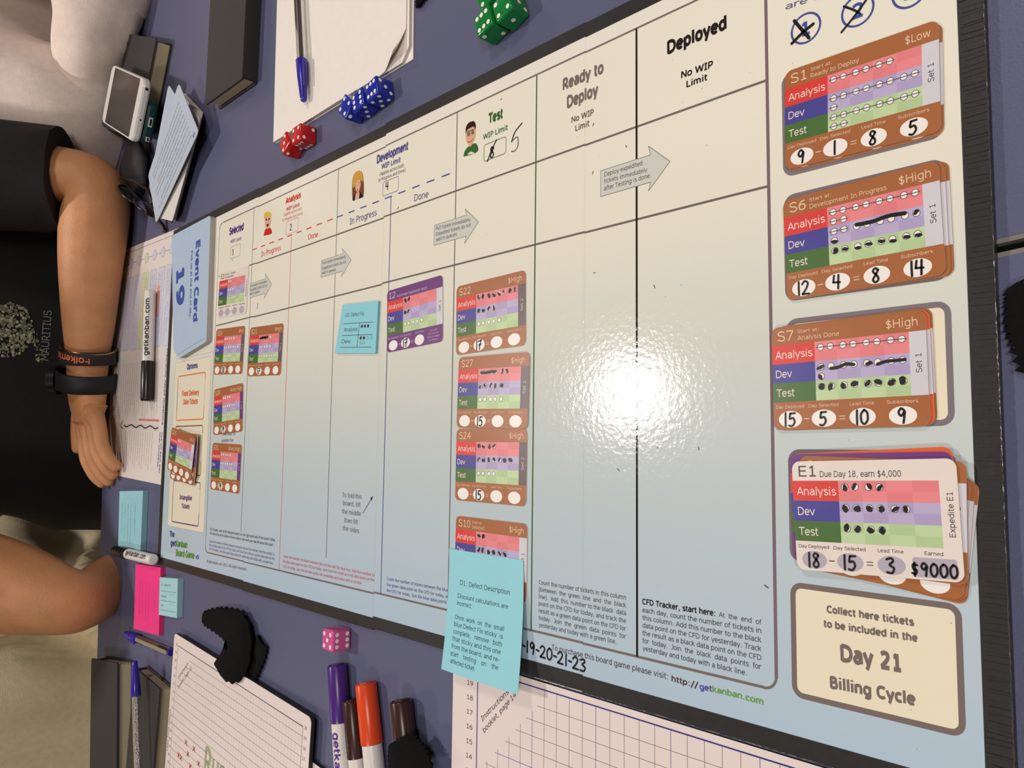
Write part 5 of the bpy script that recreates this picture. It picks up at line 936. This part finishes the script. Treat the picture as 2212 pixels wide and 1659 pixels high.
# --- man in the black T-shirt
mn = thing('person', 'person in a black T-shirt with a tree print, forearm resting along the table edge', 'person', (-.44, -.09, FL))
el = at(213, 385, .045); f1_ = at(196, 560, .044); f2_ = at(192, 690, .038); wr = at(189, 790, .032); pl = at(188, 860, .030)
sh1 = Vector((-.40, el.y - .01, .36)); neck = Vector((-.46, -.10, .47)); hd = Vector((-.43, -.10, .62))
dr = (at(200, 960, .026) - pl).normalized(); side = Vector((-dr.y, dr.x, 0)) * -1; up = Vector((0, 0, 1))
el2 = at(176, 1306, .045); el2 = Vector((el2.x, el2.y, .046)); sh2 = Vector((-.36, el2.y + .06, .36))  # second shoulder, out of view, set forward to shade the elbow
m_ = lambda a, b, t_: a.lerp(b, t_)
arms = [{'p': [(Vector((-.44, .05, .40)), .07), (sh1, .062), (m_(sh1, el, .55), .052), (m_(sh1, el, .85) + Vector((-.01, 0, 0)), .047), (el, .043), (m_(el, f1_, .35), .046), (f1_, .041), (f2_, .034), (wr, .026), (pl, (.031, .020))], 'f': fingers(pl, dr, side, up)},
        {'p': [(Vector((-.46, -.26, .40)), .07), (sh2, .066), (m_(sh2, el2, .45) + Vector((-.02, .012, 0)), .070), (m_(sh2, el2, .78) + Vector((-.018, .008, .0)), .060), (el2, .038), (el2 + Vector((-.060, .012, -.050)), .038), (el2 + Vector((-.085, .045, -.13)), .034), (el2 + Vector((-.08, .09, -.19)), .026), (el2 + Vector((-.07, .13, -.215)), (.031, .020))], 'f': fingers(el2 + Vector((-.07, .13, -.215)), Vector((.3, .9, -.1)).normalized(), Vector((.9, -.3, 0)), up)}]
body(mn, SKIN, neck, hd, None, arms, Vector((-.50, -.10, -.29)))
face(mn, hd, mat((40, 30, 26), .8, 'dark_hair', .2, 300))
tc = Vector((-.475, -.105, 0))
ts = cloth('t_shirt', [((tc.x, tc.y, z), ry, rx) for z, ry, rx in ((-.34, .20, .13), (-.28, .225, .165), (-.20, .24, .185), (-.12, .262, .19), (-.06, .265, .188), (0, .262, .185), (.05, .24, .18), (.10, .235, .172), (.16, .23, .165), (.24, .225, .16), (.32, .215, .15), (.38, .20, .13), (.43, .15, .10), (.46, .09, .085), (.475, .07, .07))], BT, mn, 96, amp=.004, sc=12)
sleeve('t_shirt_sleeve', [Vector((-.46, .02, .40)), sh1 + Vector((0, 0, .02)), m_(sh1, el, .45), m_(sh1, el, .90) + Vector((-.012, 0, .0))], [.088, .082, .072, .064], BT, mn, .003)
sleeve('t_shirt_sleeve', [Vector((-.48, -.24, .40)), sh2 + Vector((0, 0, .02)), m_(sh2, el2, .35) + Vector((-.02, .0, 0)), m_(sh2, el2, .60) + Vector((-.02, 0.0, 0))], [.088, .088, .082, .080], BT, mn, .003)
tr = MB()
for s in (1, -1): tube(tr, [Vector((-.50, -.10 + .09 * s, -.30)), Vector((-.30, -.10 + .13 * s, -.30)), Vector((-.13, -.10 + .13 * s, -.29)), Vector((-.11, -.10 + .13 * s, -.50)), Vector((-.11, -.10 + .13 * s, -.67))], [.115, .10, .085, .07, .062], mat((50, 52, 62), .9, 'dark_trousers', .1), 24)
obj('trousers', tr, mn)
# print on the shirt: MAURITIUS under a round leafy tree
bv = BVHTree.FromPolygons([ts.matrix_world @ v.co if False else mn.matrix_world @ v.co for v in ts.data.vertices], [tuple(p.vertices) for p in ts.data.polygons])
def on_shirt(y, z, off=.0012):
    h_ = bv.ray_cast(Vector((.3, y, z)), Vector((-1, 0, 0))); return (h_[0] if h_[0] else Vector((-.29, y, z))) + Vector((off, 0, 0))
def shirt_at(px, py):
    d = RX * ((px - 1106) / FPX) + RY * ((py - 829.5) / FPX) + RZ; h_ = bv.ray_cast(CAM, d.normalized()); return h_[0] or Vector((-.3, -.1, .05))
A_ = shirt_at(104, 779); B_ = shirt_at(104, 671); C_ = shirt_at(86, 725); D_ = shirt_at(104, 725)
mb = MB(); v, f_, wd = glyphs('MAURITIUS'); k_ = (B_.y - A_.y) / wd; kz = abs(C_.z - D_.z) / CAP; mb.add([on_shirt(A_.y + x * k_, A_.z + y * kz) for x, y in v], f_, mat((128, 126, 122), .9, 'shirt_print', .1)); obj('shirt_lettering', mb, mn)
mb = MB(); c0 = shirt_at(20, 712); rng = random.Random(11); TG = [mat(q, .9, 'tree_print', .1) for q in ((128, 130, 104), (96, 104, 74), (158, 156, 134), (104, 98, 84))]
for i in range(520):
    a = rng.uniform(0, 6.283); rr = .036 * rng.random() ** .5; y, z = c0.y + rr * math.cos(a), c0.z + rr * .72 * math.sin(a); s = rng.uniform(.001, .0028); b0_ = rng.uniform(0, 6.28)
    mb.add([on_shirt(y + s * math.cos(b0_ + q * 1.257) * rng.uniform(.6, 1.2), z + s * math.sin(b0_ + q * 1.257) * rng.uniform(.5, 1.1), .0012 + i * 2e-6) for q in range(5)], [list(range(5))], TG[i % 4])
for i in range(46):
    u = rng.random(); y, z = c0.y - .034 * u + rng.uniform(-.010, .010), c0.z - .024 - .012 * u + rng.uniform(-.004, .004); s = rng.uniform(.001, .0024); mb.add([on_shirt(y + s * math.cos(q * 1.257 + i), z + s * .6 * math.sin(q * 1.257 + i), .0012 + i * 2e-6) for q in range(5)], [list(range(5))], TG[i % 4])
tag(obj('tree_print', mb, mn), kind='stuff')
# wrist: gold bracelet, printed festival band, watch
def band(name, p, q, r, wdt, m, th=.0016, flat=1.0, seg=40):
    p = Vector(p); d = (Vector(q) - p).normalized(); mb = MB(); tube(mb, [p - d * wdt / 2, p - d * wdt / 2.2, p + d * wdt / 2.2, p + d * wdt / 2], [r, r + th, r + th, r], m, seg, False, flat); return obj(name, mb, mn)
ax_ = (wr - f2_).normalized(); w0 = at(190, 768, .034)
band('bracelet', at(191, 752, .035), w0, .0315, .004, mat((190, 150, 80), .25, 'gold', .02, metal=1.0), .001)
bb = at(190, 772, .034); bd = ax_.copy(); BND = mat((40, 32, 40), .7, 'woven_band', .1, 600); BND2 = mat((60, 50, 56), .6, 'band_dark', .05)
band('wristband', bb, bb + (bd + Vector((.12, 0, 0))).normalized() * .01, .0315, .017, BND, .0018)
mb = MB(); tm = mat((222, 110, 50), .6, 'orange_print', 0); v, f_, wd = glyphs('Folkerria', .02, 0, 9); s_ = bd.cross(Vector((0, 0, 1))).normalized(); u_ = Vector((0, 0, 1))
for off in (2.95,):
    VV = [];
    for x, y in v: th = off - (x / wd) * 1.45; VV.append(bb + (bd * ((y / CAP) * .0085 - .004)) + (s_ * math.cos(th) + u_ * math.sin(th)) * .0337)
    mb.add(VV, f_, tm)
obj('band_lettering', mb, mn)
wb = at(188, 822, .031); band('watch_strap', wb, wb + ax_ * .01, .0335, .024, mat((24, 24, 30), .6, 'watch_rubber', .05), .003)
mb = MB(); wc = wb + Vector((-.025, 0, .026)); tube(mb, [wc, wc + Vector((-.006, 0, .008))], [.019, .018], mat((26, 26, 30), .3, 'watch_case', .05), 28); obj('watch_case', mb, mn)
# --- person in the white long-sleeved shirt
WT = mat((226, 208, 198), .9, 'white_cotton', .05, 120, .0004, 900)
wp = thing('person', 'person in a white long-sleeved shirt at the far table edge behind the phones', 'person', (-.50, .40, FL))
e1 = at(212, 10, .050); e2 = at(204, 90, .048); e3 = at(200, 168, .040); e0 = at(224, -120, .05)
nk = Vector((-.58, .41, .48)); hdp = Vector((-.55, .41, .63)); shp = Vector((-.55, .57, .36)); shq = Vector((-.55, .26, .36)); elq = at(166, 262, .042)
body(wp, SKP, nk, hdp, None, [{'p': [(Vector((-.58, .50, .42)), .06), (shp, .055), (m_(shp, e0, .6), .045), (e0, .038), (e1, .034), (e2, .03), (e3, .024), (e3 + Vector((-.055, -.01, -.02)), (.034, .018))], 'f': fingers(e3 + Vector((-.055, -.01, -.02)), Vector((-.95, -.2, -.2)).normalized(), Vector((.2, -.95, 0)), up)},
      {'p': [(Vector((-.58, .32, .42)), .06), (shq, .055), (m_(shq, elq, .5), .045), (elq, .038), (elq + Vector((-.04, -.03, -.07)), .03), (elq + Vector((-.06, -.02, -.15)), .024), (elq + Vector((-.05, .01, -.19)), (.034, .018))], 'f': fingers(elq + Vector((-.05, .01, -.19)), Vector((.3, .5, -.6)).normalized(), Vector((.9, -.3, 0)), up)}], Vector((-.60, .41, -.29)))
face(wp, hdp, mat((60, 42, 30), .8, 'brown_hair', .2, 300))
cloth('shirt', [((-.565, .41, z), ry, rx) for z, ry, rx in ((-.36, .21, .16), (-.28, .23, .19), (-.20, .24, .20), (-.10, .235, .185), (0, .225, .17), (.05, .22, .165), (.10, .215, .16), (.2, .21, .155), (.3, .205, .15), (.38, .19, .13), (.43, .14, .10), (.47, .08, .08))], WT, wp, 96, amp=.014, sc=10)
sleeve('shirt_sleeve', [Vector((-.57, .52, .40)), shp, m_(shp, e0, .55), e0, e1, m_(e1, e2, .6), e3 + Vector((0, .01, 0)), e3 + Vector((-.02, -.012, -.005)), e3 + Vector((-.08, -.012, -.02))], [.075, .08, .074, .064, .056, .050, .046, .043, .040], WT, wp, .006, 22)
sleeve('shirt_sleeve', [Vector((-.57, .29, .40)), shq + Vector((.01, 0, 0)), m_(shq, elq, .55) + Vector((-.01, .0, 0)), m_(shq, elq, .85) + Vector((-.01, .0, 0)), elq + Vector((-.005, -.005, .0)), elq + Vector((-.045, -.035, -.06)), elq + Vector((-.06, -.03, -.13))], [.10, .115, .112, .106, .085, .066, .045], WT, wp, .010, 13, up=Vector((1, 0, 0)))
tr = MB()
for s in (1, -1): tube(tr, [Vector((-.60, .41 + .09 * s, -.30)), Vector((-.40, .41 + .13 * s, -.30)), Vector((-.24, .41 + .13 * s, -.29)), Vector((-.22, .41 + .13 * s, -.50)), Vector((-.22, .41 + .13 * s, -.67))], [.115, .10, .085, .07, .062], mat((96, 88, 70), .9, 'olive_trousers', .1), 24)
obj('trousers', tr, wp)
# --- person in beige at the lower left
BE = mat((226, 208, 172), .9, 'beige_linen', .06, 120, .0004, 800)
bp_ = thing('person', 'person in loose beige clothes at the far lower corner of the table', 'person', (-.62, -.74, FL))
nb_ = Vector((-.66, -.76, .46)); hb = Vector((-.64, -.76, .60)); sl = Vector((-.68, -.52, .33)); sr = Vector((-.66, -.94, .33)); lb = Vector((-.62, -.47, -.05)); rb = Vector((-.52, -.93, .0))
body(bp_, SKIN2, nb_, hb, None, [{'p': [(Vector((-.66, -.67, .40)), .06), (sl, .055), (m_(sl, lb, .5), .045), (lb, .038), (lb + Vector((.09, -.03, -.10)), .03), (lb + Vector((.14, -.05, -.16)), .024), (lb + Vector((.17, -.06, -.18)), (.034, .018))], 'f': fingers(lb + Vector((.17, -.06, -.18)), Vector((.9, -.2, -.2)).normalized(), Vector((.2, -.9, 0)), up)},
      {'p': [(Vector((-.66, -.86, .40)), .06), (sr, .055), (m_(sr, rb, .5), .045), (rb, .038), (rb + Vector((.09, .03, -.10)), .03), (rb + Vector((.14, .05, -.16)), .024), (rb + Vector((.17, .06, -.18)), (.034, .018))], 'f': fingers(rb + Vector((.17, .06, -.18)), Vector((.9, .2, -.2)).normalized(), Vector((.2, .9, 0)), up)}], Vector((-.70, -.76, -.29)))
face(bp_, hb, mat((30, 24, 22), .8, 'black_hair', .2, 300))
cloth('tunic', [((-.645, -.75, z), ry, rx) for z, ry, rx in ((-.40, .27, .26), (-.30, .27, .25), (-.22, .26, .23), (-.12, .25, .20), (-.03, .24, .185), (.04, .235, .175), (.10, .23, .17), (.2, .22, .16), (.3, .215, .15), (.37, .20, .13), (.42, .14, .10), (.455, .08, .08))], BE, bp_, 96, amp=.026, sc=11)
sleeve('tunic_sleeve', [Vector((-.65, -.64, .39)), sl, m_(sl, lb, .5), lb, lb + Vector((.05, -.02, -.06)), lb + Vector((.10, -.035, -.12))], [.09, .10, .105, .10, .09, .07], BE, bp_, .020, 13)
sleeve('tunic_sleeve', [Vector((-.65, -.88, .39)), sr, m_(sr, rb, .5), rb, rb + Vector((.05, .02, -.06)), rb + Vector((.10, .035, -.12))], [.08, .085, .080, .078, .070, .06], BE, bp_, .020, 13)
sleeve('trousers', [Vector((-.66, -.64, -.30)), Vector((-.50, -.60, -.28)), Vector((-.36, -.60, -.27)), Vector((-.31, -.60, -.38)), Vector((-.31, -.60, -.65))], [.13, .12, .105, .09, .07], BE, bp_, .020, 13)
sleeve('trousers', [Vector((-.66, -.88, -.30)), Vector((-.50, -.90, -.28)), Vector((-.36, -.90, -.27)), Vector((-.31, -.90, -.38)), Vector((-.31, -.90, -.65))], [.13, .12, .105, .09, .07], BE, bp_, .020, 13)
# chairs for the three sitters
CM = mat((70, 66, 66), .6, 'chair_shell', .05)
for lab, x, y in (('dark chair of the person in the black T-shirt', -.56, -.10), ('dark chair of the person in the white shirt', -.66, .41), ('dark chair of the person in beige', -.76, -.76)):
    t = thing('chair', lab, 'chair', (x, y, FL), 0, 'chairs behind the table'); mb = MB(); slab(mb, Fr((x, y, 0)), rpts(-220, -210, 220, 210, 60), -.445, -.41, CM, bev=.006); obj('seat', mb, t)
    mb = MB(); slab(mb, Fr((x, y, 0)), rpts(-235, -200, -215, 200, 8), -.25, .12, CM); obj('backrest', mb, t)
    for sx in (-.19, .19):
        for sy in (-.18, .18): mb = MB(); tube(mb, [(x + sx * 1.1, y + sy * 1.1, FL + .0003), (x + sx, y + sy, -.445)], [.011, .012], TLG, 12); obj('leg', mb, t)
    for sy in (-.15, .15): mb = MB(); tube(mb, [(x - .20, y + sy, -.44), (x - .228, y + sy, -.24)], [.012, .012], TLG, 10); obj('back_post', mb, t)
for o in bpy.data.objects:
    if o.type == 'MESH' and o.name.split('.')[0] in ('t',): bpy.data.objects.remove(o)
